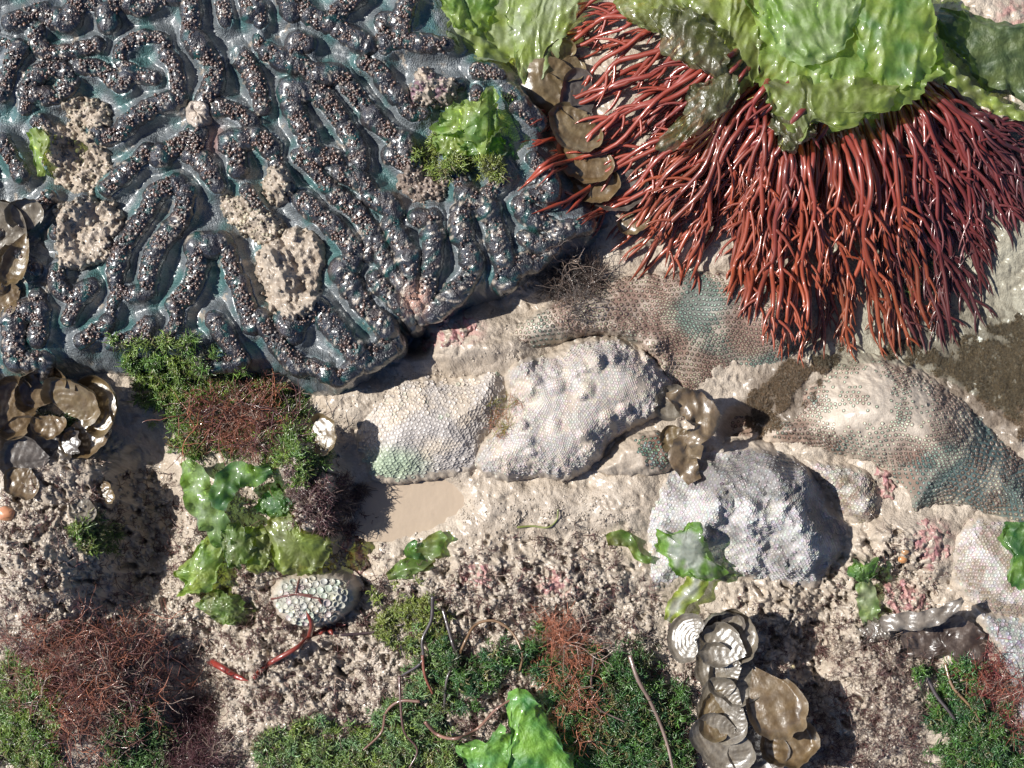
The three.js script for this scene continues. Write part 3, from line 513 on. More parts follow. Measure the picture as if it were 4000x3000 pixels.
fineCoral({
  label: 'low dark grey coral crust in the bottom right corner', poly: [3790, 2360, 3900, 2390, 4110, 2420, 4110, 2900, 3990, 2860, 3930, 2700, 3890, 2560, 3830, 2460],
  at: 40, base: 0, height: 90, width: 110, power: 0.55, relief: (x, z) => 14 * fbm(x / 70, z / 70, 240, 3), colour: () => [0.2, 0.195, 0.19], cell: 14, kind: 'pit', cupColour: (x, z, s, R) => [0.25, 0.245, 0.24].map(t => t * (0.85 + 0.3 * R())), seed: 980,
});
fineCoral({
  label: 'small pale honeycomb coral with deep open cells at lower left', poly: [1055, 2340, 1080, 2265, 1160, 2240, 1290, 2240, 1370, 2270, 1390, 2330, 1345, 2405, 1250, 2450, 1140, 2445, 1080, 2400],
  at: 90, base: 40, height: 95, width: 130, power: 0.5, colour: () => [0.33, 0.325, 0.27], cell: 27, kind: 'deep', cupColour: (x, z, s, R) => [0.36, 0.35, 0.295].map(t => t * (0.92 + 0.16 * R())), seed: 985, named: 300,
});

// ---------------------------------------------------------------- crusts and lumps that sit on the ridged coral and the mud
function crust(name, label, category, spec) {
  const s = moundShape({ step: 4, skirt: 30, power: 0.5, follow: true, jagged: 16, ...spec }), root = thing(name, label, category, s.base);
  part(root, 'body', s.gb, M.mud); settle(s);
  if (spec.grains) {                       // knobbly growths on the crust
    const R = rng(spec.grains.seed), g = new GB(), pts = scatterOn(s, spec.grains.gap, () => 1, spec.grains.seed);
    for (const p of pts) { if (R() < 0.35) continue; const r = spec.grains.r * (0.3 + 1.2 * R() * R()), k = 0.7 + 0.5 * R(); g.blob(p[0], p[1] + 0.3 * r, p[2], r, 1, 0.9 + R(), 1, R() * 50, 0.3, (R() < 0.2 ? [0.14, 0.12, 0.09] : spec.grains.colour).map(t => t * k), 1); }
    const m = part(root, 'knobs', g, M.mud); m.userData.kind = 'stuff';
  }
  return root;
}
const hills2 = (a, sc, seed) => (x, z) => a * fbm(x / sc, z / sc, seed, 3);
const mudTone = (x, z) => mix3(MUD, MUDDARK, smooth(0, 0.6, fbm(x / 40, z / 40, 301, 3)));
crust('barnacle', 'round tan button-like barnacle between the dark coral ridges', 'barnacle', { poly: [712, 440, 725, 400, 765, 388, 805, 400, 822, 440, 815, 480, 775, 498, 735, 485], at: 230, base: 140, height: 60, width: 40, jagged: 3, relief: (x, z) => 6 * Math.sin(Math.atan2(z - P(0, 440, 230)[1], x - P(768, 0, 230)[0]) * 9) , colour: () => [0.42, 0.35, 0.29] });
crust('mud_lump', 'rounded mud-covered lump above the long mud slab', 'mud lump', { poly: [1015, 700, 1035, 655, 1080, 645, 1125, 665, 1140, 720, 1120, 775, 1075, 800, 1030, 770], at: 250, base: 130, height: 75, width: 55, relief: hills2(20, 30, 310), colour: mudTone, grains: { gap: 16, r: 8, colour: [0.36, 0.31, 0.23], seed: 311 } });
crust('mud_slab', 'long tan mud slab lying across the dark ridges', 'mud slab', { poly: [1000, 960, 1050, 930, 1120, 880, 1200, 890, 1260, 930, 1270, 1000, 1255, 1080, 1250, 1160, 1210, 1220, 1130, 1245, 1060, 1215, 1010, 1120, 985, 1040], at: 250, base: 130, height: 62, width: 50, relief: hills2(34, 60, 320), colour: mudTone, grains: { gap: 44, r: 10, colour: MUD, seed: 321 } });
crust('coral_crust', 'tan crust with tiny branching nubs above the mud slab', 'crust', { poly: [850, 790, 870, 755, 930, 760, 985, 800, 1060, 830, 1110, 870, 1080, 930, 1000, 950, 930, 910, 880, 850], at: 230, base: 130, height: 45, width: 40, relief: hills2(22, 40, 330), colour: mudTone, grains: { gap: 13, r: 8, colour: [0.4, 0.35, 0.25], seed: 331 } });
crust('coral_crust', 'knobbly tan crust beside the bright green tuft at left', 'crust', { poly: [235, 390, 300, 375, 390, 385, 420, 430, 415, 490, 350, 500, 280, 480, 235, 440], at: 240, base: 130, height: 55, width: 40, relief: hills2(20, 40, 340), colour: mudTone, grains: { gap: 14, r: 8, colour: [0.38, 0.33, 0.24], seed: 341 } });
crust('coral_crust', 'muddy crust of fine branches below the knobbly tan crust', 'crust', { poly: [150, 500, 250, 470, 330, 500, 400, 560, 430, 640, 390, 700, 350, 760, 250, 740, 180, 680, 140, 590], at: 220, base: 120, height: 40, width: 50, relief: hills2(26, 44, 350), colour: mudTone, grains: { gap: 15, r: 8, colour: [0.37, 0.31, 0.22], seed: 351 } });
crust('reef_rock', 'mud-coated rock block near the left edge with green specks', 'rock', { poly: [205, 800, 300, 770, 420, 780, 470, 850, 440, 930, 400, 1010, 330, 1040, 240, 1060, 200, 980, 215, 880], at: 260, base: 120, height: 80, width: 50, relief: hills2(34, 60, 360), colour: mudTone, grains: { gap: 22, r: 8, colour: [0.34, 0.3, 0.24], seed: 361 } });
crust('coral_crust', 'star-shaped brown warty crust on the ridged coral', 'crust', { poly: [1540, 700, 1570, 660, 1640, 640, 1710, 660, 1750, 710, 1730, 770, 1650, 790, 1580, 760], at: 240, base: 130, height: 50, width: 60, relief: hills2(16, 30, 370), colour: () => [0.2, 0.15, 0.12], grains: { gap: 13, r: 9, colour: [0.3, 0.23, 0.18], seed: 371 } });
crust('reef_rock', 'small broken rock with purple fuzz at the top center', 'rock', { poly: [1600, 330, 1620, 270, 1670, 250, 1700, 290, 1770, 300, 1790, 350, 1760, 400, 1680, 410, 1620, 400], at: 240, base: 130, height: 70, width: 40, relief: hills2(30, 36, 380), colour: (x, z) => mix3(MUD, [0.22, 0.13, 0.15], smooth(0, 0.3, noise(x / 50, z / 50, 381))), grains: { gap: 16, r: 8, colour: [0.33, 0.27, 0.22], seed: 382 } });
const rosy = (x, z) => mix3(mix3([0.42, 0.23, 0.2], [0.32, 0.14, 0.145], smooth(-0.2, 0.4, fbm(x / 24, z / 24, 390, 3))), MUD, smooth(-0.05, 0.35, fbm(x / 38, z / 38, 392, 3)));
for (const [label, at, h, ...poly] of [
  ['pink crust ridge between the brown coral and the domed coral', 70, 80, 3440, 1850, 3470, 1835, 3500, 1890, 3500, 1950, 3470, 1950, 3445, 1900],
  ['pink lumpy crust below the domed coral', 60, 70, 3570, 2060, 3640, 2030, 3700, 2090, 3690, 2170, 3650, 2250, 3600, 2190, 3560, 2120],
  ['rose pink crust left of the brown slimy seaweed', 80, 90, 3470, 2300, 3530, 2280, 3620, 2320, 3650, 2380, 3590, 2420, 3500, 2400],
  ['pale pink crust above the orange filament tuft', 80, 80, 2110, 2250, 2180, 2220, 2240, 2260, 2230, 2320, 2150, 2330, 2100, 2300],
  ['dusky purple crust in the shadow of the mud hump', 30, 80, 1345, 2110, 1390, 2090, 1420, 2160, 1430, 2240, 1380, 2260, 1345, 2200],
  ['faint pink crust beside the dark algae stems', 70, 60, 1800, 2230, 1860, 2200, 1930, 2230, 1930, 2290, 1850, 2300],
  ['salmon pink rock face under the rim of the ridged coral', 90, 80, 1650, 1350, 1700, 1290, 1780, 1250, 1850, 1230, 1860, 1290, 1790, 1330, 1710, 1380],
]) crust('pink_crust', label, 'crust', { poly, at, base: 10, height: h * 0.3, width: 60, power: 0.9, jagged: 34, relief: hills2(13, 34, 391), colour: rosy });

// ---------------------------------------------------------------- water
M.water = new THREE.MeshPhysicalMaterial({ color: new THREE.Color().setRGB(0.86, 0.9, 0.88), roughness: 0.02, transmission: 1, thickness: 0, ior: 1.33, bumpMap: leafBump, bumpScale: 0.0005, side: THREE.DoubleSide });
function waterSheet(name, poly, y, mat, label) {
  const out = spline(pairs(poly, y), 25, true), sdf = makeSdf(out), [x0, x1, z0, z1] = sdf.box, gb = new GB(), st = 12, id = {};
  for (let x = x0; x <= x1; x += st) for (let z = z0; z <= z1; z += st) if (sdf(x, z) > 0) id[Math.round((x - x0) / st) + ',' + Math.round((z - z0) / st)] = gb.v(x, y + 1.2 * fbm(x / 90, z / 90, 400, 2), z, mat.vertexColors ? [1, 1, 1] : null);
  for (const k in id) { const [i, j] = k.split(',').map(Number), b = id[i + ',' + (j + 1)], c = id[(i + 1) + ',' + (j + 1)], d = id[(i + 1) + ',' + j]; if (b !== undefined && c !== undefined && d !== undefined) gb.quad(id[k], b, c, d); }
  const m = shadowed(new THREE.Mesh(gb.build(), mat)); m.name = name; m.userData = { kind: 'structure', label, category: 'water' }; scene.add(m);
}
waterSheet('tide_pool_water', [3080, 1120, 3300, 900, 3500, 700, 3800, 450, 4150, 400, 4150, 1760, 3950, 1640, 3700, 1500, 3450, 1420, 3250, 1450, 3120, 1380], 14, M.water, 'shallow clear tide pool water at the right');
M.murk = new THREE.MeshPhysicalMaterial({ color: new THREE.Color().setRGB(0.36, 0.285, 0.215), roughness: 0.05, ior: 1.33, bumpMap: leafBump, bumpScale: 0.0002 });
waterSheet('puddle', [1330, 1980, 1420, 1860, 1540, 1840, 1700, 1830, 1850, 1860, 1880, 1950, 1830, 2050, 1680, 2090, 1560, 2120, 1430, 2120, 1350, 2070], -30, M.murk, 'small puddle of murky tan water');
M.bubble = new THREE.MeshPhysicalMaterial({ color: 0xffffff, roughness: 0.02, transmission: 1, thickness: 0, ior: 1.33 });
for (const [px, py, r, label] of [[1683, 1886, 11, 'largest clear bubble floating at the puddle edge'], [1593, 1893, 6, 'tiny bubble beside the green coral rim in the puddle'], [1686, 2010, 6, 'tiny bubble at the lower side of the puddle']]) {
  const [x, z] = P(px, py, -28), g = new GB(); g.grid(10, 16, (a, b) => { const t = a * 1.72, q = b * 6.2832; return [x + r * Math.sin(t) * Math.cos(q), -30 + r * Math.cos(t), z + r * Math.sin(t) * Math.sin(q), [1, 1, 1]]; }, true);
  single('air_bubble', g, M.bubble, [x, -30, z], label, 'bubble', 'bubbles in the puddle');
}

// ---------------------------------------------------------------- sheets of sea lettuce
const LIME = [0.5, 0.65, 0.1], GRASS = [0.22, 0.44, 0.04], DEEP = [0.04, 0.2, 0.03], PALE = [0.58, 0.68, 0.36], OLIVEL = [0.24, 0.27, 0.05];
function crumple(x, z, seed, sx, sz, turn = 0) { const c = Math.cos(turn), s = Math.sin(turn), u = (x * c + z * s) / sx, v = (-x * s + z * c) / sz, w = 0.7 * noise(u * 0.6, v * 0.6, seed + 9); return 0.62 * (1 - 2 * Math.abs(noise(u + w, v - w, seed))) + 0.38 * (1 - 2 * Math.abs(noise(u * 2.1 + w, v * 1.9, seed + 1))); }
function leafColour(a, b, seed) { return (x, z, r) => { const n = fbm(x / 95, z / 95, seed, 3); return mix3(a, b, clamp(0.5 + 0.9 * n)); }; }
// a blade spread round a centre; outline in photograph pixels
function lobe({ c, poly, up = 25, dome = 20, amp = 20, sx = 60, sz = 60, turn = 0, ruffle = 22, waves = 7, tone, seed, nr = 26, nt = 110, notch = 0.09, flat = 0.6, rise = 0, holes = 0 }) {
  const h0 = surf(...P(c[0], c[1], 60)) + up, cc = P(c[0], c[1], h0), out = spline(pairs(poly, h0), 6, true), n = out.length;
  const g = new GB(), soft = [];
  const nb = (x, z) => softSurf(x, z, 16);
  return g.grid(nr, nt, (a, b) => {
    const q = out[Math.floor(b * n) % n], r = Math.pow(a, 0.75), jag = 1 + notch * (noise(b * 40, seed, 3) + 0.6 * noise(b * 110, seed, 4)) * a * a * a, x0 = lerp(cc[0], q[0], r * jag), z0 = lerp(cc[1], q[1], r * jag);
    const e = Math.pow(r, 5), k = crumple(x0, z0, seed, sx * 1.7, sz * 1.7, turn), ruf = 1.15 * ruffle * e * (0.8 * Math.sin(b * 6.2832 * waves + seed + 2.2 * r + 3 * noise(b * 6, r * 3, seed)) + 0.8 * noise(b * waves * 4, r * 3, 8) + 0.4 * noise(b * waves * 11, seed, 18));
    const x = x0 + 0.35 * ruf * Math.cos(b * 6.28) + 5 * noise(x0 / 30, z0 / 30, seed), z = z0 + 0.35 * ruf * Math.sin(b * 6.28);
    const low = nb(x, z), y = Math.max(low + 4, lerp(low, h0 - up, flat) + up + dome * (1 - r * r) + 0.5 * amp * k * (0.6 + 0.4 * r) + ruf + rise * r);
    return [x, y, z, tone(x, z, r)];
  }, true);
}
// a blade drawn along a line; widths in photograph pixels
function strap({ path, w, up = 20, amp = 14, ruffle = 18, waves = 6, tone, seed, fold = 0.0, lift = () => 0, step = 9, across = 14, flat = 0.3 }) {
  const h0 = surf(...P(path[0], path[1], 60)) + up, c = spline(pairs(path, h0), step), n = c.length, g = new GB();
  return g.grid(n - 1, across, (a, b) => {
    const k = Math.round(a * (n - 1)), p = c[k], q0 = c[Math.max(0, k - 2)], q1 = c[Math.min(n - 1, k + 2)], dx = q1[0] - q0[0], dz = q1[1] - q0[1], L = Math.hypot(dx, dz) || 1;
    const wi = a * (w.length - 1), wk = Math.floor(wi), wid = lerp(w[wk], w[Math.min(w.length - 1, wk + 1)], wi - wk), v = (b - 0.5) * 2, ed = v * v, jag = 1 + 0.16 * noise(a * n * 0.35 + v * 2, seed, 5) * ed;
    const ruf = ruffle * ed * (Math.sin(a * waves * 6.2832 + (v > 0 ? 1.3 : 0) + seed) + 0.5 * noise(a * waves * 5, v * 2, seed));
    const x = p[0] - dz / L * v * wid * jag * (1 - fold * ed), z = p[1] + dx / L * v * wid * jag * (1 - fold * ed), low = softSurf(x, z, 14);
    const y = Math.max(low + 3, lerp(low, h0 - up, flat) + up + amp * crumple(x, z, seed, 100, 100) + ruf + fold * ed * wid + lift(a));
    return [x, y, z, tone(x, z, Math.abs(v))];
  });
}
function lettuce(label, mat, blades, at) {
  const root = thing('sea_lettuce', label, 'seaweed', on(at[0], at[1]));
  for (const b of blades) part(root, 'blade', b, mat);
  return root;
}
const T = (a, b, s) => leafColour(a, b, s);
lettuce('limp pale green sheet draped at the top left of the red seaweed', M.ulva, [
  lobe({ c: [1890, 60], poly: [1690, -40, 1760, 60, 1740, 140, 1800, 190, 1850, 240, 1920, 250, 1990, 240, 2040, 190, 2080, 90, 2100, -40], up: 70, amp: 30, sx: 50, sz: 130, tone: T(LIME, PALE, 500), seed: 501 }),
  lobe({ c: [2090, 80], poly: [1980, -40, 1980, 100, 2010, 220, 2040, 330, 2100, 320, 2170, 230, 2220, 120, 2270, -40], up: 90, amp: 34, sx: 42, sz: 150, turn: 0.2, tone: T(LIME, PALE, 502), seed: 503 }),
  lobe({ c: [1830, 40], poly: [1720, -30, 1740, 60, 1790, 120, 1870, 140, 1920, 60, 1930, -40], up: 110, amp: 24, sx: 44, sz: 90, tone: T(LIME, GRASS, 504), seed: 505 }),
], [1950, 60]);
const bigLettuce = lettuce('big heap of bright green crumpled sheets over the red seaweed', M.ulva, [
  lobe({ c: [3260, 210], poly: [2930, -50, 2950, 150, 2960, 300, 3000, 400, 3060, 470, 3150, 480, 3250, 500, 3340, 480, 3430, 440, 3520, 420, 3600, 380, 3640, 320, 3680, 220, 3640, 80, 3620, -50], up: 200, dome: 30, amp: 46, sx: 62, sz: 120, turn: 0.2, ruffle: 26, waves: 11, tone: T(LIME, [0.32, 0.54, 0.07], 510), seed: 511, nr: 44, nt: 170, flat: 0.85 }),
  lobe({ c: [3200, 90], poly: [2970, -50, 3000, 120, 3080, 240, 3200, 250, 3290, 200, 3340, 90, 3360, -50], up: 262, amp: 40, sx: 50, sz: 110, turn: -0.3, tone: T(PALE, [0.34, 0.56, 0.07], 512), seed: 513, flat: 0.9, nr: 32 }),
  lobe({ c: [3480, 150], poly: [3330, -50, 3340, 120, 3380, 280, 3470, 350, 3570, 330, 3650, 240, 3660, 130, 3640, 20, 3630, -50], up: 258, amp: 36, sx: 60, sz: 120, turn: 0.4, tone: T(LIME, [0.16, 0.36, 0.05], 514), seed: 515, flat: 0.9, nr: 32 }),
  lobe({ c: [2850, 120], poly: [2640, -50, 2700, 80, 2740, 200, 2800, 280, 2860, 360, 2930, 350, 2970, 240, 2980, 100, 2980, -50], up: 190, amp: 40, sx: 44, sz: 110, turn: 0.3, tone: T(OLIVEL, LIME, 516), seed: 517, flat: 0.8, nr: 32 }),
  lobe({ c: [3170, 440], poly: [2990, 330, 3010, 430, 3060, 490, 3120, 550, 3180, 480, 3260, 500, 3330, 500, 3390, 440, 3460, 440, 3500, 350, 3300, 300, 3130, 300], up: 205, amp: 32, sx: 40, sz: 80, tone: T(LIME, OLIVEL, 518), seed: 519, flat: 0.8, ruffle: 20, waves: 9 }),
  lobe({ c: [2570, 60], poly: [2400, -40, 2430, 60, 2500, 110, 2600, 130, 2700, 100, 2740, 20, 2740, -40], up: 180, amp: 26, sx: 50, sz: 60, tone: T(LIME, OLIVEL, 520), seed: 521, flat: 0.7 }),
  strap({ path: [3650, 240, 3760, 330, 3880, 410, 4010, 460], w: [40, 30, 26, 20], up: 170, tone: T(OLIVEL, LIME, 522), seed: 523, flat: 0.7 }),
], [3250, 250]);
lettuce('thin torn see-through film hanging among the red strands', M.film, [
  lobe({ c: [2660, 190], poly: [2540, 60, 2600, 20, 2700, 40, 2800, 120, 2850, 240, 2800, 300, 2700, 260, 2640, 240, 2590, 200, 2570, 130], up: 240, amp: 30, sx: 40, sz: 70, tone: T(OLIVEL, [0.42, 0.4, 0.22], 530), seed: 531, flat: 0.8, notch: 0.12 }),
  lobe({ c: [2790, 400], poly: [2680, 340, 2760, 320, 2850, 270, 2890, 350, 2850, 430, 2780, 480, 2700, 540, 2590, 590, 2560, 580, 2610, 500, 2680, 430], up: 215, amp: 26, sx: 50, sz: 60, tone: T(OLIVEL, [0.42, 0.4, 0.22], 532), seed: 533, flat: 0.8, notch: 0.1 }),
  lobe({ c: [3080, 530], poly: [3010, 440, 3080, 440, 3150, 480, 3190, 520, 3140, 560, 3090, 600, 3060, 590, 3030, 540], up: 205, amp: 22, sx: 40, sz: 50, tone: T(OLIVEL, [0.42, 0.36, 0.2], 534), seed: 535, flat: 0.8, notch: 0.14 }),
], [2780, 350]);
lettuce('dark olive sheet lying in the pool at the top right corner', M.ulvaDark, [
  lobe({ c: [3880, 190], poly: [3650, 40, 3780, 50, 3900, 90, 4080, 110, 4080, 420, 3950, 360, 3850, 330, 3760, 250, 3690, 150], up: 26, amp: 20, sx: 90, sz: 60, tone: T([0.05, 0.09, 0.03], [0.12, 0.16, 0.04], 540), seed: 541, flat: 0.3 }),
], [3880, 190]);
lettuce('crinkled green tuft beside the dark coral near the top center', M.ulva, [
  lobe({ c: [1870, 480], poly: [1690, 480, 1740, 430, 1800, 390, 1860, 400, 1900, 340, 1960, 360, 1930, 420, 1970, 480, 1930, 540, 1900, 590, 1840, 560, 1790, 520, 1740, 530], up: 60, amp: 34, sx: 40, sz: 40, ruffle: 34, waves: 8, tone: T(GRASS, LIME, 550), seed: 551, notch: 0.14 }),
  lobe({ c: [1900, 570], poly: [1780, 560, 1850, 520, 1930, 520, 1990, 560, 1950, 640, 1900, 610, 1840, 620], up: 50, amp: 26, sx: 40, sz: 40, ruffle: 30, waves: 7, tone: T(DEEP, GRASS, 552), seed: 553, notch: 0.12 }),
  lobe({ c: [1770, 560], poly: [1690, 540, 1740, 490, 1820, 500, 1850, 560, 1800, 620, 1720, 610], up: 40, amp: 26, sx: 30, sz: 30, ruffle: 24, waves: 9, tone: T(GRASS, LIME, 554), seed: 555, notch: 0.12 }),
], [1860, 500]);
lettuce('glossy curled leaf cluster rising left of the mud hump', M.ulva, [
  strap({ path: [720, 1800, 770, 1880, 790, 1960, 850, 2040, 880, 2130], w: [22, 60, 55, 60, 30], up: 120, ruffle: 40, waves: 4, tone: T(GRASS, [0.34, 0.5, 0.2], 560), seed: 561, lift: a => 40 * Math.sin(a * 3), flat: 0.7 }),
  strap({ path: [1060, 1830, 990, 1860, 930, 1850, 880, 1900, 850, 1990], w: [20, 44, 50, 50, 30], up: 110, ruffle: 34, waves: 4, tone: T(DEEP, GRASS, 562), seed: 563, lift: a => 40 * Math.sin(a * 3), flat: 0.7 }),
  lobe({ c: [780, 2240], poly: [670, 2240, 740, 2190, 770, 2130, 850, 2080, 880, 2120, 860, 2200, 850, 2280, 790, 2310, 690, 2330, 720, 2280], up: 70, amp: 24, sx: 60, sz: 60, ruffle: 22, waves: 5, tone: T(GRASS, LIME, 564), seed: 565, flat: 0.7 }),
  lobe({ c: [920, 2130], poly: [860, 2060, 920, 2040, 970, 2080, 1000, 2150, 960, 2200, 900, 2220, 870, 2150], up: 80, amp: 20, sx: 50, sz: 50, tone: T(OLIVEL, GRASS, 566), seed: 567, flat: 0.7 }),
], [830, 2050]);
lettuce('flat translucent green leaf with dark specks above the honeycomb coral', M.ulva, [
  lobe({ c: [1160, 2120], poly: [1040, 2030, 1080, 2000, 1140, 2010, 1190, 2080, 1290, 2110, 1280, 2160, 1270, 2210, 1180, 2240, 1080, 2230, 1060, 2140], up: 50, amp: 18, sx: 80, sz: 70, ruffle: 26, waves: 4, tone: T(LIME, OLIVEL, 570), seed: 571, flat: 0.7 }),
  lobe({ c: [1070, 1960], poly: [1000, 1990, 1010, 1940, 1070, 1910, 1130, 1940, 1140, 1990, 1090, 2020, 1040, 2010], up: 60, amp: 22, sx: 40, sz: 40, ruffle: 24, waves: 4, tone: T(DEEP, GRASS, 572), seed: 573, flat: 0.6 }),
  lobe({ c: [1000, 2140], poly: [960, 2060, 1030, 2060, 1060, 2130, 1050, 2210, 990, 2240, 950, 2190], up: 46, amp: 16, sx: 50, sz: 50, tone: T(OLIVEL, LIME, 574), seed: 575, flat: 0.6 }),
], [1150, 2120]);
lettuce('small drooping green leaf left of the honeycomb coral', M.ulva, [
  lobe({ c: [870, 2380], poly: [770, 2360, 810, 2320, 870, 2310, 930, 2330, 960, 2380, 930, 2430, 870, 2440, 810, 2400], up: 40, amp: 24, sx: 44, sz: 40, ruffle: 18, waves: 5, tone: T(GRASS, OLIVEL, 580), seed: 581 }),
], [870, 2380]);
lettuce('narrow green leaf strip lying on the mud below the puddle', M.ulva, [
  strap({ path: [1515, 2250, 1580, 2220, 1650, 2180, 1700, 2120, 1735, 2085], w: [14, 38, 34, 44, 20], up: 22, ruffle: 20, waves: 4, tone: T(GRASS, OLIVEL, 590), seed: 591 }),
  strap({ path: [1640, 2170, 1600, 2150, 1625, 2110], w: [16, 24, 8], up: 40, ruffle: 14, waves: 2, tone: T(DEEP, GRASS, 592), seed: 593 }),
], [1620, 2180]);
const BLEACH = [0.62, 0.66, 0.55];
lettuce('half bleached white and green leaf on the grey coral', M.ulva, [
  lobe({ c: [2690, 2150], poly: [2560, 2140, 2570, 2070, 2610, 2090, 2660, 2060, 2690, 2030, 2730, 2060, 2750, 2120, 2790, 2190, 2840, 2230, 2780, 2270, 2700, 2260, 2620, 2230, 2600, 2180], up: 40, amp: 26, sx: 50, sz: 70, turn: -0.4, ruffle: 24, waves: 6, tone: (x, z, r) => mix3(BLEACH, GRASS, smooth(0.45, 0.85, r + 0.4 * noise(x / 40, z / 40, 600))), seed: 601, notch: 0.1 }),
  strap({ path: [2740, 2220, 2720, 2290, 2670, 2340, 2640, 2380, 2610, 2430], w: [40, 46, 40, 36, 18], up: 36, ruffle: 16, waves: 3, tone: (x, z, r) => mix3(BLEACH, LIME, smooth(0.2, 0.7, r + 0.4 * noise(x / 40, z / 40, 602))), seed: 603 }),
  strap({ path: [2370, 2110, 2430, 2100, 2470, 2130, 2490, 2170, 2540, 2190], w: [22, 34, 20, 16, 14], up: 22, ruffle: 14, waves: 4, tone: T(GRASS, OLIVEL, 604), seed: 605 }),
], [2690, 2150]);
lettuce('upright pale green leaf beside the rose pink crust', M.ulva, [
  strap({ path: [3370, 2270, 3385, 2330, 3390, 2390, 3400, 2440], w: [34, 40, 42, 30], up: 50, ruffle: 16, waves: 3, tone: T(GRASS, PALE, 610), seed: 611, flat: 0.6 }),
  lobe({ c: [3370, 2220], poly: [3310, 2230, 3330, 2190, 3380, 2200, 3420, 2180, 3430, 2230, 3390, 2270, 3340, 2270], up: 60, amp: 20, sx: 30, sz: 30, ruffle: 20, waves: 5, tone: T(DEEP, GRASS, 612), seed: 613, flat: 0.6 }),
], [3380, 2300]);
lettuce('wet green leaf hanging over the right edge coral mound', M.ulva, [
  lobe({ c: [3970, 2150], poly: [3905, 2070, 3960, 2040, 4060, 2050, 4070, 2260, 3990, 2300, 3930, 2270, 3950, 2190, 3920, 2130], up: 46, amp: 26, sx: 44, sz: 44, ruffle: 26, waves: 7, tone: T(GRASS, DEEP, 620), seed: 621 }),
], [3970, 2150]);
lettuce('large dark glossy green leaf at the bottom edge', M.ulvaDark, [
  lobe({ c: [2030, 2820], poly: [1990, 2720, 2040, 2690, 2100, 2740, 2130, 2800, 2180, 2870, 2230, 2960, 2250, 3060, 2000, 3060, 1990, 2900], up: 120, amp: 34, sx: 60, sz: 110, turn: 0.3, ruffle: 26, waves: 5, tone: T(DEEP, GRASS, 630), seed: 631, nr: 32, flat: 0.8 }),
  lobe({ c: [1880, 2940], poly: [1780, 2910, 1830, 2900, 1900, 2890, 1970, 2830, 2000, 2900, 2000, 3060, 1880, 3060, 1820, 2990], up: 100, amp: 24, sx: 60, sz: 60, tone: T([0.08, 0.26, 0.06], GRASS, 632), seed: 633, flat: 0.8 }),
], [2030, 2850]);
lettuce('tiny bright green tuft on the muddy crust at left', M.ulva, [
  strap({ path: [130, 510, 150, 570, 155, 630, 165, 690], w: [26, 30, 20, 14], up: 40, ruffle: 18, waves: 3, tone: T(LIME, GRASS, 640), seed: 641 }),
  strap({ path: [150, 520, 190, 560, 180, 610], w: [16, 24, 10], up: 60, ruffle: 18, waves: 2, tone: T(LIME, OLIVEL, 642), seed: 643 }),
], [150, 580]);

// ---------------------------------------------------------------- red branching seaweed
function strand(g, R, from, to, top, end, rad, bow, tone, forks) {
  const n = 24, A = P(from[0], from[1], top + 60), B = P(to[0], to[1], end + 40), dx = B[0] - A[0], dz = B[1] - A[1], L = Math.hypot(dx, dz), ph = R() * 50, pts = [];
  for (let k = 0; k <= n; k++) {
    const t = k / n, side = bow * Math.sin(t * 3.1416) + 0.1 * L * noise(t * 2.6 + ph, ph, 700) * Math.sin(t * 3.14), x = A[0] + dx * t - dz / L * side, z = A[1] + dz * t + dx / L * side;
    pts.push([x, softSurf(x, z, 14) * 0.6 + surf(x, z) * 0.4 + lerp(top, end, Math.pow(t, 1.35)) * smooth(-0.12, 0.2, t) + 9 * noise(t * 5, ph, 701), z]);
  }
  const tip = rad * 0.45; g.tube(pts, t => rad * (1 - 0.3 * t) * (1 + 0.08 * noise(t * 14, ph, 702)) * (t > 0.93 ? Math.max(0.12, (1 - t) / 0.07) : 1), 7, tone);
  let s = R() < 0.5 ? -1 : 1;
  for (let f = 0; f < forks; f++) {
    const t0 = 0.3 + 0.65 * R(), k = Math.floor(t0 * n), p = pts[k], q = pts[Math.min(n, k + 1)], a = Math.atan2(q[2] - p[2], q[0] - p[0]) + (s = -s) * (0.4 + 0.7 * R()), small = R() < 0.35, len = small ? 18 + 22 * R() : (50 + 150 * R()) * (1.1 - 0.5 * t0), m = small ? 4 : 9, r0 = rad * (1 - 0.3 * t0) * (small ? 0.45 : 0.78), bend = s * (0.3 * R() - 0.45), b = [], yk = 30 * R() - 12;
    for (let j = 0; j <= m; j++) { const u = j / m, an = a + bend * u, x = p[0] + Math.cos(an) * len * u, z = p[2] + Math.sin(an) * len * u; b.push([x, Math.max(surf(x, z) + 4, p[1] + yk * u - 0.12 * len * u * u), z]); }
    g.tube(b, u => r0 * (1 - 0.45 * u) * (u > 0.8 ? Math.max(0.1, (1 - u) / 0.2) : 1), 6, u => tone(lerp(t0, 1, u)));
    if (!small && R() < 0.55) { const e = b[Math.floor(m * 0.6)], a2 = a + bend * 0.6 - s * 0.6, l2 = 25 + 45 * R(), c = []; for (let j = 0; j <= 5; j++) { const u = j / 5, x = e[0] + Math.cos(a2) * l2 * u, z = e[2] + Math.sin(a2) * l2 * u; c.push([x, Math.max(surf(x, z) + 4, e[1] + 4 * u), z]); } g.tube(c, u => r0 * 0.6 * (1 - 0.5 * u) * (u > 0.75 ? Math.max(0.1, (1 - u) / 0.25) : 1), 5, () => tone(1)); }
  }
}
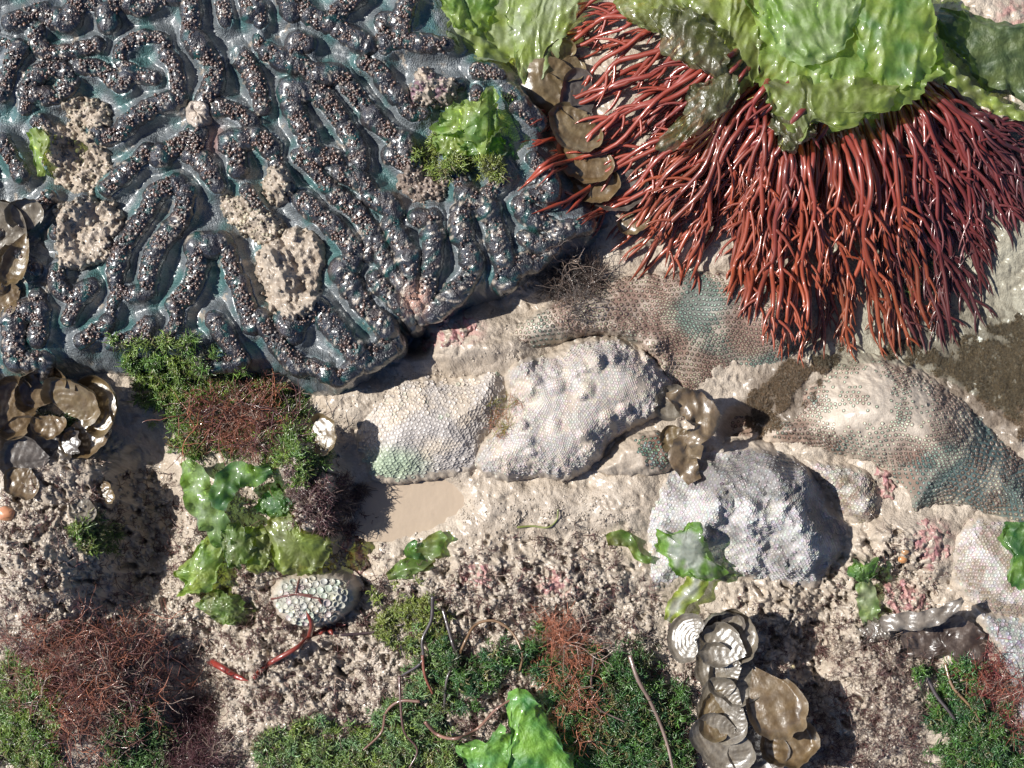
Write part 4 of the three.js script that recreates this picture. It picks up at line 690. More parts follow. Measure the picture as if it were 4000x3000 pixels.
function redTuft(label, groups, at, seed) {
  const root = thing('red_seaweed', label, 'seaweed', on(at[0], at[1])), R = rng(seed);
  for (const { n, from, to, top, bow, c0, c1, rad = 11.4 } of groups) {
    const A = spline(from.reduce((o, v, k) => (k % 2 ? o[o.length - 1].push(v) : o.push([v]), o), []), 10), B = spline(to.reduce((o, v, k) => (k % 2 ? o[o.length - 1].push(v) : o.push([v]), o), []), 10);
    for (let k = 0; k < n; k++) {
      const u = clamp((k + R()) / n), v = clamp(u + (R() - 0.5) * 0.22), a = A[Math.round(u * (A.length - 1))], b = B[Math.round(v * (B.length - 1))], pull = Math.pow(R(), 2) * 0.45;
      const f = [a[0] + (R() - 0.5) * 60, a[1] + (R() - 0.5) * 60], t = [lerp(b[0], a[0], pull) + (R() - 0.5) * 70, lerp(b[1], a[1], pull) + (R() - 0.5) * 70];
      const layer = R(), k1 = 0.75 + 0.5 * R(), warm = R(), g = new GB();
      strand(g, R, f, t, top * (0.25 + 0.75 * layer), 6 + 40 * layer * (0.3 + pull), rad * (0.8 + 0.35 * R()), (R() - 0.5) * bow, q => mix3(c0, c1, clamp(0.75 * q + 0.5 * (warm - 0.4))).map(x => x * k1), 5 + Math.floor(5 * R()));
      part(root, 'frond', g, M.red);
    }
  }
  return root;
}
const RED = [0.22, 0.03, 0.02], ORANGE = [0.34, 0.07, 0.02], WINE = [0.1, 0.018, 0.02];
redTuft('rust red branching seaweed fanning out below the green heap', [
  { n: 30, from: [2600, -50, 2820, 80, 2960, 220, 3020, 360], to: [2170, 150, 2120, 400, 2010, 690, 2050, 810, 2230, 880, 2330, 900], top: 170, bow: 150, c0: RED, c1: [0.34, 0.055, 0.022] },
  { n: 46, from: [2860, 250, 2960, 340, 3000, 430, 3080, 480], to: [2330, 900, 2420, 1060, 2560, 1100, 2680, 1110, 2800, 1180, 2860, 1290], top: 190, bow: 120, c0: RED, c1: ORANGE },
  { n: 64, from: [2980, 430, 3120, 500, 3300, 500, 3450, 480], to: [2820, 1150, 2950, 1300, 3060, 1430, 3160, 1400, 3300, 1400, 3420, 1400, 3540, 1420, 3700, 1300], top: 200, bow: 100, c0: RED, c1: ORANGE },
  { n: 22, from: [2900, 120, 3080, 260, 3250, 380], to: [2450, 480, 2600, 700, 2800, 820, 3100, 900], top: 260, bow: 140, c0: RED, c1: RED, rad: 12 },
], [2950, 500], 8100);
redTuft('dark wine red seaweed sinking into the pool on the right', [
  { n: 48, from: [3480, 440, 3560, 330, 3640, 280], to: [3560, 1380, 3720, 1350, 3840, 1270, 3900, 1120, 3990, 1000, 4060, 800], top: 150, bow: 110, c0: RED, c1: WINE, rad: 11 },
  { n: 36, from: [3600, 300, 3680, 340, 3800, 450], to: [3750, 1150, 3900, 1050, 4040, 900, 4080, 620], top: 110, bow: 110, c0: WINE, c1: WINE, rad: 11 },
], [3640, 420], 8200);
{ // loose red pieces
  const bit = (label, lines, rad, c, up) => { const f = lines[0], base = on(f[0], f[1]), g = new GB(); for (const l of lines) { const a = []; for (let k = 0; k < l.length; k += 2) a.push(on(l[k], l[k + 1], up)); const s = spline(a.map(q => [q[0], q[2], q[1]]), 10).map(q => [q[0], Math.max(q[2], surf(q[0], q[1]) + 5), q[1]]); g.tube(s, t => rad * (1 - 0.4 * t) * (t > 0.85 ? Math.max(0.15, (1 - t) / 0.15) : 1), 7, t => c); } return single('red_seaweed_scrap', g, M.red, base, label, 'seaweed'); };
  bit('curled dark red scrap lying on the green sheets', [[3420, 260, 3450, 220, 3490, 180, 3500, 150, 3485, 125], [3450, 215, 3425, 165]], 7, [0.16, 0.03, 0.03], 10);
  bit('short red scrap below the curled scrap on green', [[3470, 240, 3500, 275, 3520, 315]], 7, [0.22, 0.045, 0.03], 10);
  bit('thin brown Y-shaped twig on the honeycomb coral', [[1060, 2340, 1130, 2325, 1155, 2322, 1215, 2333, 1280, 2342], [1155, 2322, 1162, 2290, 1170, 2255], [1160, 2320, 1225, 2325], [1245, 2340, 1258, 2362]], 5, [0.17, 0.06, 0.045], 10);
  bit('broken bright red stem with leaf ends beside the honeycomb coral', [[990, 2650, 1040, 2600, 1090, 2570, 1160, 2530, 1220, 2480, 1290, 2460], [1205, 2490, 1215, 2430, 1195, 2385], [1250, 2470, 1300, 2445, 1350, 2440], [1290, 2462, 1300, 2480]], 12, [0.26, 0.035, 0.018], 30);
  bit('short crimson blade lying in the shadow by the red stem', [[820, 2580, 870, 2610, 920, 2640, 970, 2660]], 17, [0.28, 0.028, 0.016], 14);
}

// ---------------------------------------------------------------- brown fan seaweed
const BAND = [[0.11, 0.066, 0.026], [0.17, 0.11, 0.05], [0.25, 0.185, 0.11]], SLATE = [[0.075, 0.06, 0.05], [0.12, 0.1, 0.085], [0.19, 0.165, 0.145]], SILVER = [[0.14, 0.112, 0.078], [0.2, 0.168, 0.125], [0.28, 0.245, 0.195]], KHAKI = [[0.125, 0.08, 0.034], [0.175, 0.122, 0.056], [0.25, 0.195, 0.115]];
// apex in photograph pixels, dir in degrees (0 right, 90 down), R radius, spread degrees, pitch degrees up from the ground
function fan({ a, dir, R, spread: spread0 = 110, pitch = 15, up = 20, curl = 0.15, wave = 10, ribs = 17, ribH = 1.3, pal = BAND, seed = 1, cup = 0, tear = 0.06, twist = 0 }) {
  const spread = Math.min(230, spread0 * 1.55), o = on(a[0], a[1], up), g = new GB(), d = dir * Math.PI / 180, sp = spread * Math.PI / 180, pt = pitch * Math.PI / 180, c = Math.cos(d), s = Math.sin(d);
  return g.grid(Math.round(Math.max(24, R / 3.6)), 44, (r0, b) => {
    const ph = (b - 0.5) * sp, r = (0.05 + 0.95 * r0) * Math.pow(Math.max(0.02, Math.cos((b - 0.5) * 3.0)), 0.3), jag = 1 + tear * (noise(b * 7, seed, 720) + 0.5 * noise(b * 19, seed, 721)) - 0.1 * tear * Math.abs(noise(b * 50, seed, 1)), rr = r * R * jag;
    let u = rr * Math.cos(ph), v = rr * Math.sin(ph), h = wave * r * r * (0.7 * Math.sin(ph * 2.6 + seed) + 0.9 * noise(ph * 2.2 + seed, r * 1.6, 731) + 0.4 * noise(ph * 5 + seed, r * 3, 732)) + ribH * 0.45 * Math.sin(rr / ribs * 4.2 + 2.5 * noise(rr / 70, ph * 2 + seed, 9)) + cup * R * (2 * (b - 0.5)) ** 2 * r;
    if (r0 > 0.72) { const q = (r0 - 0.72) / 0.28; h += curl * R * q * q; u -= curl * R * 0.4 * q * q * Math.cos(ph); }
    const tw = twist * r * v; const u2 = u * Math.cos(pt) - h * Math.sin(pt), h2 = u * Math.sin(pt) + h * Math.cos(pt) + tw, x = o[0] + u2 * c - v * s, z = o[2] + u2 * s + v * c, low = surf(x, z);
    const k = 0.5 + 0.5 * Math.sin(rr / ribs * 2.1 + 2.2 * noise(rr / 60, ph * 1.5 + seed, 30)), e = smooth(0.93, 1, r0), col = mix3(mix3(pal[0], pal[1], k), pal[2], clamp(0.45 * noise(x / 45, z / 45, seed + 3) + 0.3 * noise(ph * 12, r * 2, seed + 5) + 0.15 + 0.6 * e));
    return [x, Math.max(low + 3, o[1] + h2), z, col];
  });
}
function fans(name, label, at, list, mat = M.fan) { const root = thing(name, label, 'seaweed', on(at[0], at[1])); list.forEach((f, k) => part(root, 'fan', fan({ seed: k * 3.7 + at[0] % 97, ...f }), mat)); return root; }
fans('fan_seaweed', 'ribbed khaki fan seaweed tucked under the left red strands', [2200, 450], [
  { a: [2230, 200], dir: 140, R: 150, spread: 120, pitch: 18, pal: KHAKI, up: 30, wave: 14 }, { a: [2260, 290], dir: 165, R: 230, spread: 70, pitch: 12, pal: KHAKI, up: 60, ribs: 24, ribH: 2.6, curl: -0.2 },
  { a: [2330, 380], dir: 180, R: 170, spread: 90, pitch: 16, pal: SLATE, up: 30 }, { a: [2300, 440], dir: 130, R: 190, spread: 90, pitch: 12, pal: KHAKI, up: 50, ribs: 24, ribH: 2.6 }, { a: [2320, 560], dir: 120, R: 180, spread: 100, pitch: 10, pal: BAND, up: 40, ribs: 24, ribH: 2.6 },
  { a: [2330, 620], dir: 100, R: 190, spread: 80, pitch: 6, pal: BAND, up: 30, ribs: 26, ribH: 2.6 }, { a: [2400, 640], dir: 80, R: 200, spread: 80, pitch: 0, pal: SLATE, up: 30 }, { a: [2200, 240], dir: 230, R: 100, spread: 120, pitch: 30, pal: KHAKI, up: 40 }, { a: [2450, 820], dir: 60, R: 110, spread: 90, pitch: 5, pal: KHAKI, up: 20 },
]);
{
  const root = fans('fan_seaweed', 'torn tan fan seaweed hanging between the two warty corals', [2680, 1650], [
    { a: [2700, 1610], dir: 205, R: 165, spread: 60, pitch: 4, pal: SILVER, up: 90, wave: 12 }, { a: [2690, 1680], dir: 150, R: 130, spread: 60, pitch: -6, pal: KHAKI, up: 90, wave: 10 }, { a: [2740, 1610], dir: -30, R: 90, spread: 60, pitch: 35, pal: BAND, up: 100, curl: 0.3 },
  ]), tan = T([0.13, 0.085, 0.045], [0.24, 0.175, 0.105], 770);
  part(root, 'blade', strap({ path: [2600, 1545, 2660, 1560, 2730, 1600, 2760, 1660, 2720, 1710, 2690, 1740], w: [10, 46, 60, 56, 34, 20], up: 100, amp: 14, ruffle: 24, waves: 3, tone: tan, seed: 771, flat: 0.8 }), M.fan);
  part(root, 'blade', strap({ path: [2710, 1690, 2690, 1740, 2670, 1790, 2690, 1840, 2710, 1880], w: [26, 60, 64, 40, 30], up: 84, amp: 12, ruffle: 16, waves: 3, tone: tan, seed: 773, flat: 0.7 }), M.fan);
}
fans('fan_seaweed', 'cluster of curled bronze fans at the left edge', [230, 1560], [
  { a: [150, 1600], dir: 185, R: 220, spread: 80, pitch: 14, up: 120, curl: 0.3, wave: 22 }, { a: [260, 1620], dir: -60, R: 190, spread: 100, pitch: 20, up: 110, curl: 0.25, wave: 16, pal: KHAKI }, { a: [330, 1600], dir: -15, R: 170, spread: 110, pitch: 14, up: 120, curl: 0.3, pal: KHAKI }, { a: [300, 1640], dir: 40, R: 170, spread: 120, pitch: 10, up: 100, wave: 16 },
  { a: [210, 1570], dir: -130, R: 180, spread: 90, pitch: 16, up: 110, curl: 0.3, wave: 20 }, { a: [200, 1620], dir: 95, R: 110, spread: 100, pitch: 24, up: 110, wave: 18 },
]);
fans('fan_seaweed', 'dull slate grey dried fan below the bronze fans', [120, 1760], [
  { a: [250, 1700], dir: 165, R: 260, spread: 60, pitch: 4, up: 60, pal: SLATE, wave: 18 }, { a: [200, 1790], dir: 180, R: 200, spread: 60, pitch: 4, up: 50, pal: SLATE, wave: 18 }, { a: [120, 1830], dir: 120, R: 130, spread: 80, pitch: 6, up: 40, pal: BAND }, { a: [230, 1720], dir: 20, R: 110, spread: 90, pitch: 16, up: 60, pal: SLATE, tear: 0.2 },
]);
fans('fan_seaweed', 'silvery sheet with rolled amber stalk at the left edge', [60, 950], [
  { a: [90, 1060], dir: -130, R: 330, spread: 60, pitch: 6, up: 50, pal: SILVER, wave: 14, ribs: 34, ribH: 2 }, { a: [80, 930], dir: 205, R: 190, spread: 80, pitch: 6, up: 60, pal: SILVER, wave: 12 }, { a: [120, 900], dir: -100, R: 150, spread: 70, pitch: 16, up: 80, pal: SILVER, curl: 0.3 }, { a: [110, 900], dir: 110, R: 240, spread: 34, pitch: 6, up: 60, pal: KHAKI, cup: 0.2 }, { a: [80, 1130], dir: 160, R: 150, spread: 80, pitch: 8, up: 50, pal: BAND },
]);
fans('fan_seaweed', 'single small tan fan lying beside the pale smooth coral', [1240, 1700], [{ a: [1210, 1700], dir: -5, R: 145, spread: 80, pitch: 22, up: 24, pal: KHAKI, curl: 0.25, wave: 8 }, { a: [1230, 1710], dir: 40, R: 80, spread: 60, pitch: 16, up: 20, pal: KHAKI }]);
fans('fan_seaweed', 'tiny translucent fan on the mud bank at left', [330, 1960], [{ a: [350, 1950], dir: 120, R: 100, spread: 80, pitch: 10, up: 20, pal: SILVER }, { a: [380, 1900], dir: 40, R: 80, spread: 80, pitch: 30, up: 20, pal: BAND }, { a: [400, 1930], dir: 10, R: 70, spread: 60, pitch: 20, up: 20, pal: KHAKI }]);
fans('fan_seaweed', 'large shiny silver brown fan cluster at the bottom right', [2880, 2650], [
  { a: [2720, 2500], dir: 195, R: 120, spread: 170, pitch: -18, up: 140, pal: SILVER, curl: 0.14, wave: 6, ribs: 10, ribH: 1.2 }, { a: [2830, 2490], dir: -110, R: 150, spread: 90, pitch: 24, up: 100, pal: SLATE, curl: 0.3, wave: 16 }, { a: [2840, 2490], dir: -20, R: 140, spread: 130, pitch: 16, up: 120, pal: SILVER, curl: 0.3 },
  { a: [2920, 2560], dir: -160, R: 200, spread: 60, pitch: -18, up: 200, pal: SILVER, wave: 10 }, { a: [2900, 2600], dir: 170, R: 190, spread: 80, pitch: -20, up: 180, pal: SILVER, wave: 14, ribs: 12, ribH: 1.6 }, { a: [2900, 2580], dir: 110, R: 190, spread: 90, pitch: 14, up: 120, pal: SILVER, wave: 14, ribs: 12, ribH: 1.6 },
  { a: [2940, 2600], dir: 62, R: 330, spread: 46, pitch: 16, up: 150, pal: BAND, wave: 20, ribs: 30, ribH: 2 }, { a: [2900, 2760], dir: 165, R: 180, spread: 120, pitch: -20, up: 180, pal: SILVER, ribs: 11, ribH: 1.2, wave: 6, curl: 0.12 }, { a: [2870, 2820], dir: 205, R: 150, spread: 110, pitch: -6, up: 160, pal: KHAKI, ribs: 12, wave: 10 },
  { a: [2880, 2850], dir: 135, R: 190, spread: 120, pitch: -18, up: 160, pal: SILVER, ribs: 11, wave: 10 }, { a: [2950, 2840], dir: 85, R: 210, spread: 80, pitch: 10, up: 110, pal: SLATE, wave: 16 }, { a: [3040, 2800], dir: 70, R: 230, spread: 70, pitch: 14, up: 120, pal: BAND, wave: 18, curl: 0.3 }, { a: [3020, 2700], dir: 60, R: 150, spread: 70, pitch: 22, up: 120, pal: BAND, wave: 16 },
]);
{
  const root = thing('slimy_seaweed', 'brown slimy film seaweed with a raised curled rim', 'seaweed', on(3650, 2480)), slime = T([0.055, 0.035, 0.024], [0.13, 0.095, 0.075], 760), rim = T([0.16, 0.13, 0.1], [0.26, 0.22, 0.18], 762);
  part(root, 'blade', lobe({ c: [3680, 2510], poly: [3510, 2470, 3580, 2430, 3700, 2400, 3800, 2430, 3850, 2500, 3830, 2580, 3760, 2610, 3700, 2560, 3620, 2570, 3530, 2550], up: 34, amp: 16, sx: 60, sz: 60, ruffle: 12, waves: 5, tone: slime, seed: 761 }), M.fan);
  part(root, 'blade', strap({ path: [3440, 2440, 3520, 2425, 3600, 2420, 3680, 2390, 3730, 2350, 3750, 2335], w: [26, 34, 36, 34, 26, 12], up: 70, amp: 8, ruffle: 14, waves: 4, tone: rim, seed: 763, lift: a => 70 * a, flat: 0.7 }), M.fan);
  part(root, 'blade', lobe({ c: [3420, 2470], poly: [3350, 2450, 3400, 2420, 3480, 2440, 3500, 2490, 3440, 2500, 3380, 2510], up: 26, amp: 12, tone: rim, seed: 765 }), M.fan);
}

// ---------------------------------------------------------------- turf: moss, filaments, twigs, crumbs
function sprig(seed, arms, len, rad, curl) {
  const R = rng(seed), g = new GB();
  for (let k = 0; k < arms; k++) {
    let a = R() * 6.28, el = 0.15 + 0.9 * R(), x = 0, y = 0, z = 0; const pts = [[0, -2, 0]], n = 9, L = len * (0.6 + 0.6 * R());
    for (let j = 1; j <= n; j++) { a += (R() - 0.5) * curl; el += (R() - 0.6) * curl * 0.7; x += Math.cos(a) * Math.cos(el) * L / n; z += Math.sin(a) * Math.cos(el) * L / n; y += Math.sin(el) * L / n; pts.push([x, y, z]); }
    const s = 0.7 + 0.6 * R(); g.tube(pts, t => rad * (1 - 0.6 * t), 3, t => [s, s, s], false);
    const q = pts[3]; for (let f = 0; f < 2; f++) { const b = a + (f ? 0.9 : -0.9), l = L * 0.4; g.tube([q, [q[0] + Math.cos(b) * l * 0.5, q[1] + l * 0.25, q[2] + Math.sin(b) * l * 0.5], [q[0] + Math.cos(b) * l, q[1] + l * 0.3, q[2] + Math.sin(b) * l]], t => rad * 0.8 * (1 - 0.6 * t), 3, () => [s, s, s], false); }
  }
  return g.build();
}
const SPRIG = [sprig(11, 5, 44, 2.6, 1.5), sprig(12, 4, 62, 2.2, 1.6), sprig(13, 6, 34, 3.0, 1.2)];
const FINE = sprig(14, 5, 16, 1.1, 1.4), HAIRY = [sprig(15, 4, 130, 1.8, 1.3), sprig(16, 3, 190, 2.2, 1.1), sprig(18, 4, 90, 1.6, 1.7)], TWIGS = [sprig(17, 2, 62, 2.0, 0.9), sprig(19, 3, 44, 1.9, 1.1)];
function sow(name, label, geos, mat, poly, count, colour, seed, { at = 60, size = [0.7, 1.4], tilt = 0.7, edge = 110, up = 0, patch = 45, thresh = -0.12, ragged = 90, bare = false } = {}) {
  const sdf = makeSdf(spline(pairs(poly, at), 20, true)), [x0, x1, z0, z1] = sdf.box, R = rng(seed), sets = geos.map(() => []);
  for (let k = 0, guard = 0; k < count && guard < count * 12; guard++) {
    const x = x0 - 40 + R() * (x1 - x0 + 80), z = z0 - 40 + R() * (z1 - z0 + 80), d = sdf(x, z) + ragged * fbm(x / 70, z / 70, seed + 7, 3);
    if (d < 0 || R() > smooth(0, edge, d) + 0.08 || fbm(x / patch, z / patch, seed, 2) < thresh + 0.3 * (1 - smooth(0, 2 * edge, d))) continue;
    if (bare && surf(x, z) - surf(x, z, bareGround) > 10) continue;
    const n = new THREE.Vector3((R() - 0.5) * tilt * 2, 1, (R() - 0.5) * tilt * 2).normalize(), s = lerp(size[0], size[1], R());
    sets[Math.floor(R() * geos.length)].push([frame(x, surf(x, z) + up * R(), z, n, s, 1, R() * 6.28, [0, 0, 0]), colour(x, z, R)]); k++;
  }
  const root = geos.length > 1 ? new THREE.Group() : null; 
  sets.forEach((list, i) => {
    if (!list.length) return; const im = shadowed(new THREE.InstancedMesh(geos[i], mat, list.length)); im.userData.kind = 'stuff';
    list.forEach(([m, c], k) => { im.setMatrixAt(k, m); im.setColorAt(k, new THREE.Color().setRGB(...c)); });
    if (root) { im.name = 'sprigs'; root.add(im); } else { im.name = numbered(name); tag(im, label, 'seaweed', null, 'stuff'); scene.add(im); }
  });
  if (root) { root.name = numbered(name); tag(root, label, 'seaweed', null, 'stuff'); scene.add(root); }
}
const green = (a, b, s) => (x, z, R) => { const q = R(), c = mix3(a, b, clamp(0.5 + 1.1 * fbm(x / 60, z / 60, s, 3) + 0.5 * (R() - 0.5))); return q < 0.16 ? [0.07, 0.075, 0.025] : q < 0.24 ? [0.22, 0.2, 0.07] : c; };
const MOSS = [0.09, 0.2, 0.022], MOSSY = [0.2, 0.28, 0.04], MOSSD = [0.03, 0.11, 0.028], MINT = [0.16, 0.29, 0.11];
sow('green_moss', 'mossy green seaweed over the lower rim of the ridged coral', SPRIG, M.moss, [480, 1360, 620, 1310, 780, 1340, 950, 1420, 1100, 1500, 1180, 1580, 1200, 1700, 1150, 1800, 1000, 1780, 850, 1800, 700, 1800, 600, 1680, 520, 1540, 460, 1440], 2700, green(MOSS, MOSSY, 801), 802, { at: 130, up: 40 });
sow('green_moss', 'dark green moss strip between the bronze fans and slate fan', SPRIG, M.moss, [-60, 1640, 120, 1620, 260, 1640, 240, 1690, 100, 1690, -60, 1680], 350, green(MOSSD, MOSS, 803), 804, { at: 160, edge: 20, up: 30 });
sow('green_moss', 'yellow green moss in the bottom left corner', SPRIG, M.moss, [-60, 2560, 120, 2600, 240, 2700, 260, 2860, 230, 3060, -60, 3060], 800, green(MOSSY, MOSS, 805), 806, { at: 130, up: 40 });
sow('green_moss', 'bright green moss pad under the purple filaments at lower left', SPRIG, M.moss, [440, 2800, 520, 2740, 620, 2760, 650, 2860, 640, 3060, 420, 3060], 480, green(MOSS, MINT, 807), 808, { at: 130, up: 50, edge: 30 });
sow('green_moss', 'pale mint moss carpet along the bottom edge', SPRIG, M.moss, [1000, 2880, 1150, 2820, 1350, 2820, 1500, 2700, 1620, 2560, 1660, 2400, 1760, 2420, 1800, 2600, 1780, 2860, 1800, 3060, 980, 3060], 2400, green(MINT, MOSSY, 809), 810, { at: 90, up: 40 });
sow('green_moss', 'sparse yellow green moss above the dark algae stems', SPRIG, M.moss, [1400, 2330, 1520, 2280, 1650, 2290, 1760, 2360, 1740, 2480, 1640, 2560, 1500, 2560, 1430, 2450], 380, green(MOSSY, OLIVEL, 811), 812, { at: 80, up: 20, thresh: 0 });
sow('green_moss', 'deep green moss mat around the brown stems at the bottom', SPRIG, M.moss, [1650, 2480, 1900, 2520, 2080, 2440, 2300, 2540, 2450, 2520, 2600, 2600, 2700, 2760, 2720, 3060, 2240, 3060, 2100, 2700, 1980, 2680, 1820, 2780, 1700, 2700], 2700, green(MOSSD, MOSS, 813), 814, { at: 90, up: 60 });
sow('green_moss', 'green moss bank at the lower right corner', SPRIG, M.moss, [3600, 2640, 3700, 2580, 3820, 2620, 3900, 2720, 3960, 2860, 4060, 2900, 4060, 3060, 3680, 3060, 3640, 2860], 1150, green(MOSS, MOSSD, 815), 816, { at: 110, up: 50 });
sow('green_moss', 'small green moss patch on the left mud bank', SPRIG, M.moss, [280, 2040, 360, 2030, 400, 2090, 390, 2160, 330, 2170, 300, 2110], 220, green(MOSS, MOSSY, 817), 818, { at: 200, edge: 20, up: 20 });
sow('green_moss', 'thin green moss among the muddy twigs on the mud hump', SPRIG, M.moss, [1140, 1700, 1260, 1720, 1280, 1790, 1240, 1850, 1150, 1840, 1110, 1760], 260, green(MOSSY, MOSS, 819), 820, { at: 180, edge: 20, up: 20 });
sow('green_moss', 'olive moss collar below the crinkled green tuft', SPRIG, M.moss, [1660, 560, 1760, 520, 1900, 580, 1990, 600, 1960, 700, 1850, 660, 1740, 670, 1660, 630], 420, green(MOSSY, OLIVEL, 821), 822, { at: 200, edge: 30, up: 30 });
sow('green_moss', 'stringy green moss caught in the red strands', SPRIG, M.moss, [3560, 620, 3640, 560, 3680, 700, 3670, 900, 3650, 1080, 3590, 1080, 3570, 850], 500, green(MOSSY, MINT, 823), 824, { at: 220, edge: 20, up: 30, size: [0.8, 1.5] });
const hairTone = (a, b, s) => (x, z, R) => { const q = R(); return q < 0.12 ? [0.33, 0.24, 0.19] : mix3(a, b, clamp(0.5 + 0.8 * fbm(x / 70, z / 70, s, 2) + 0.9 * (R() - 0.5))); };
const PURP = [0.1, 0.04, 0.045], RUST = [0.3, 0.11, 0.06], CORALR = [0.42, 0.16, 0.09], DRAB = [0.11, 0.075, 0.06];
sow('filament_seaweed', 'purple brown filament tuft on the mossy slope', HAIRY, M.hair, [690, 1560, 800, 1480, 980, 1490, 1120, 1560, 1110, 1720, 1000, 1800, 860, 1800, 760, 1720], 190, hairTone(PURP, RUST, 830), 831, { at: 180, up: 80, size: [0.7, 1.2] });
sow('filament_seaweed', 'tangled maroon filament mass at lower left', HAIRY, M.hair, [-60, 2440, 180, 2380, 420, 2370, 620, 2420, 700, 2540, 680, 2760, 600, 2940, 400, 3040, 180, 2960, 20, 2760], 400, hairTone(PURP, RUST, 832), 833, { at: 200, up: 60, size: [0.5, 1.25], tilt: 1, edge: 150 });
sow('filament_seaweed', 'maroon filament fringe at the bottom of the dark hollow', HAIRY, M.hair, [660, 2800, 760, 2760, 860, 2860, 880, 3060, 640, 3060], 300, hairTone(PURP, PURP, 834), 835, { at: 60, up: 40, size: [0.6, 1] });
sow('filament_seaweed', 'coral orange filament tuft right of the dark stems', HAIRY, M.hair, [2080, 2420, 2200, 2400, 2300, 2470, 2340, 2600, 2330, 2780, 2340, 2960, 2220, 2900, 2160, 2740, 2120, 2600], 230, hairTone(CORALR, RUST, 836), 837, { at: 150, up: 70, size: [0.5, 0.95] });
sow('filament_seaweed', 'sparse dark red filaments in the lower right corner', HAIRY, M.hair, [3780, 2620, 3900, 2560, 3990, 2640, 4060, 2760, 4060, 2950, 3920, 2860], 150, hairTone([0.2, 0.04, 0.04], RUST, 838), 839, { at: 120, up: 40, size: [0.5, 1] });
sow('filament_seaweed', 'grey black twig tuft at the rim of the ridged coral', HAIRY, M.hair, [2120, 1060, 2220, 980, 2340, 980, 2390, 1060, 2360, 1150, 2260, 1200, 2160, 1160], 210, hairTone([0.07, 0.06, 0.055], DRAB, 840), 841, { at: 130, up: 40, size: [0.5, 1] });
sow('filament_seaweed', 'muddy brown twig fuzz down the side of the mud hump', TWIGS, M.hair, [1100, 1840, 1230, 1800, 1330, 1860, 1440, 1950, 1400, 2080, 1330, 2140, 1220, 2080, 1130, 1980], 620, hairTone(DRAB, PURP, 842), 843, { at: 170, up: 16 });
sow('filament_seaweed', 'tiny rust tuft clinging to the warty pale coral', HAIRY, M.hair, [1920, 1600, 1980, 1570, 2030, 1600, 2000, 1660, 1940, 1680], 40, hairTone(RUST, MOSSY, 844), 845, { at: 200, up: 20, size: [0.35, 0.6], edge: 10 });
// brown velvet on the pool floor, twigs over all the muddy ground, crumbs of mud
const velvet = (x, z, R) => mix3([0.09, 0.062, 0.035], [0.19, 0.125, 0.07], R());
sow('velvet_algae', 'brown velvety algae at the foot of the domed coral', [FINE], M.hair, [2960, 1560, 3060, 1430, 3230, 1380, 3300, 1400, 3200, 1470, 3090, 1570, 3000, 1690, 2950, 1660], 3800, velvet, 850, { at: 10, edge: 20, size: [0.6, 1.1], thresh: -1 });
sow('velvet_algae', 'brown velvety algae on the pool floor at the right edge', [FINE], M.hair, [3440, 1380, 3500, 1320, 3700, 1380, 3850, 1300, 4080, 1250, 4080, 1830, 3930, 1640, 3760, 1500, 3570, 1410], 9000, velvet, 851, { at: -20, edge: 20, size: [0.6, 1.1], thresh: -0.6 });
const muddy = [-60, 1850, 380, 1780, 700, 1850, 1150, 1700, 1330, 1850, 1400, 2100, 1900, 2080, 2450, 2040, 2520, 2300, 3250, 2280, 3400, 2080, 3560, 2080, 3700, 2250, 3600, 2600, 3640, 3060, -60, 3060];
sow('mud_twigs', 'fine dark twigs strewn over the muddy ground', TWIGS, M.hair, muddy, 5200, hairTone(DRAB, [0.12, 0.05, 0.045], 852), 853, { at: 60, up: 6, tilt: 1.6, size: [0.5, 1.3], thresh: -0.1, bare: true });
sow('mud_hairs', 'sparse hair-like red brown threads lying flat on the mud', HAIRY, M.hair, muddy, 520, hairTone([0.13, 0.05, 0.045], DRAB, 857), 858, { at: 60, up: 3, tilt: 0.5, size: [0.3, 0.75], thresh: -0.1, edge: 30 });
sow('mud_hairs', 'net of fine dark threads on the pale mud right of the fan cluster', HAIRY, M.hair, [3220, 2480, 3400, 2450, 3600, 2500, 3640, 2700, 3620, 3060, 3280, 3060, 3240, 2700], 300, hairTone([0.13, 0.05, 0.045], DRAB, 859), 860, { at: 80, up: 4, tilt: 0.5, size: [0.3, 0.7], thresh: -0.4, edge: 30 });
const crumb = [1, 2, 3].map(k => new GB().blob(0, 0, 0, 1, 1, 0.8, 1, k * 7.3, 0.5, [1, 1, 1], 1).build());
sow('mud_crumbs', 'small crumbs of mud and shell grit over the ground', crumb, M.mud, muddy, 15000, (x, z, R) => mix3([0.28, 0.23, 0.175], [0.47, 0.4, 0.33], R()), 855, { at: 60, up: 2, size: [2, 8], thresh: -0.25, bare: true });
sow('mud_crumbs', 'scattered specks of grit on the smoother mud bank', crumb, M.mud, [1250, 1560, 1500, 1450, 1900, 1350, 2050, 1220, 2100, 1330, 1950, 1420, 1400, 1620, 1420, 1850, 2300, 1900, 2450, 1900, 2450, 2060, 1800, 2080, 1330, 1800], 1200, (x, z, R) => mix3([0.28, 0.23, 0.175], [0.47, 0.4, 0.33], R()), 856, { at: 30, up: 1, size: [1.5, 4.5], thresh: -0.2, bare: true });

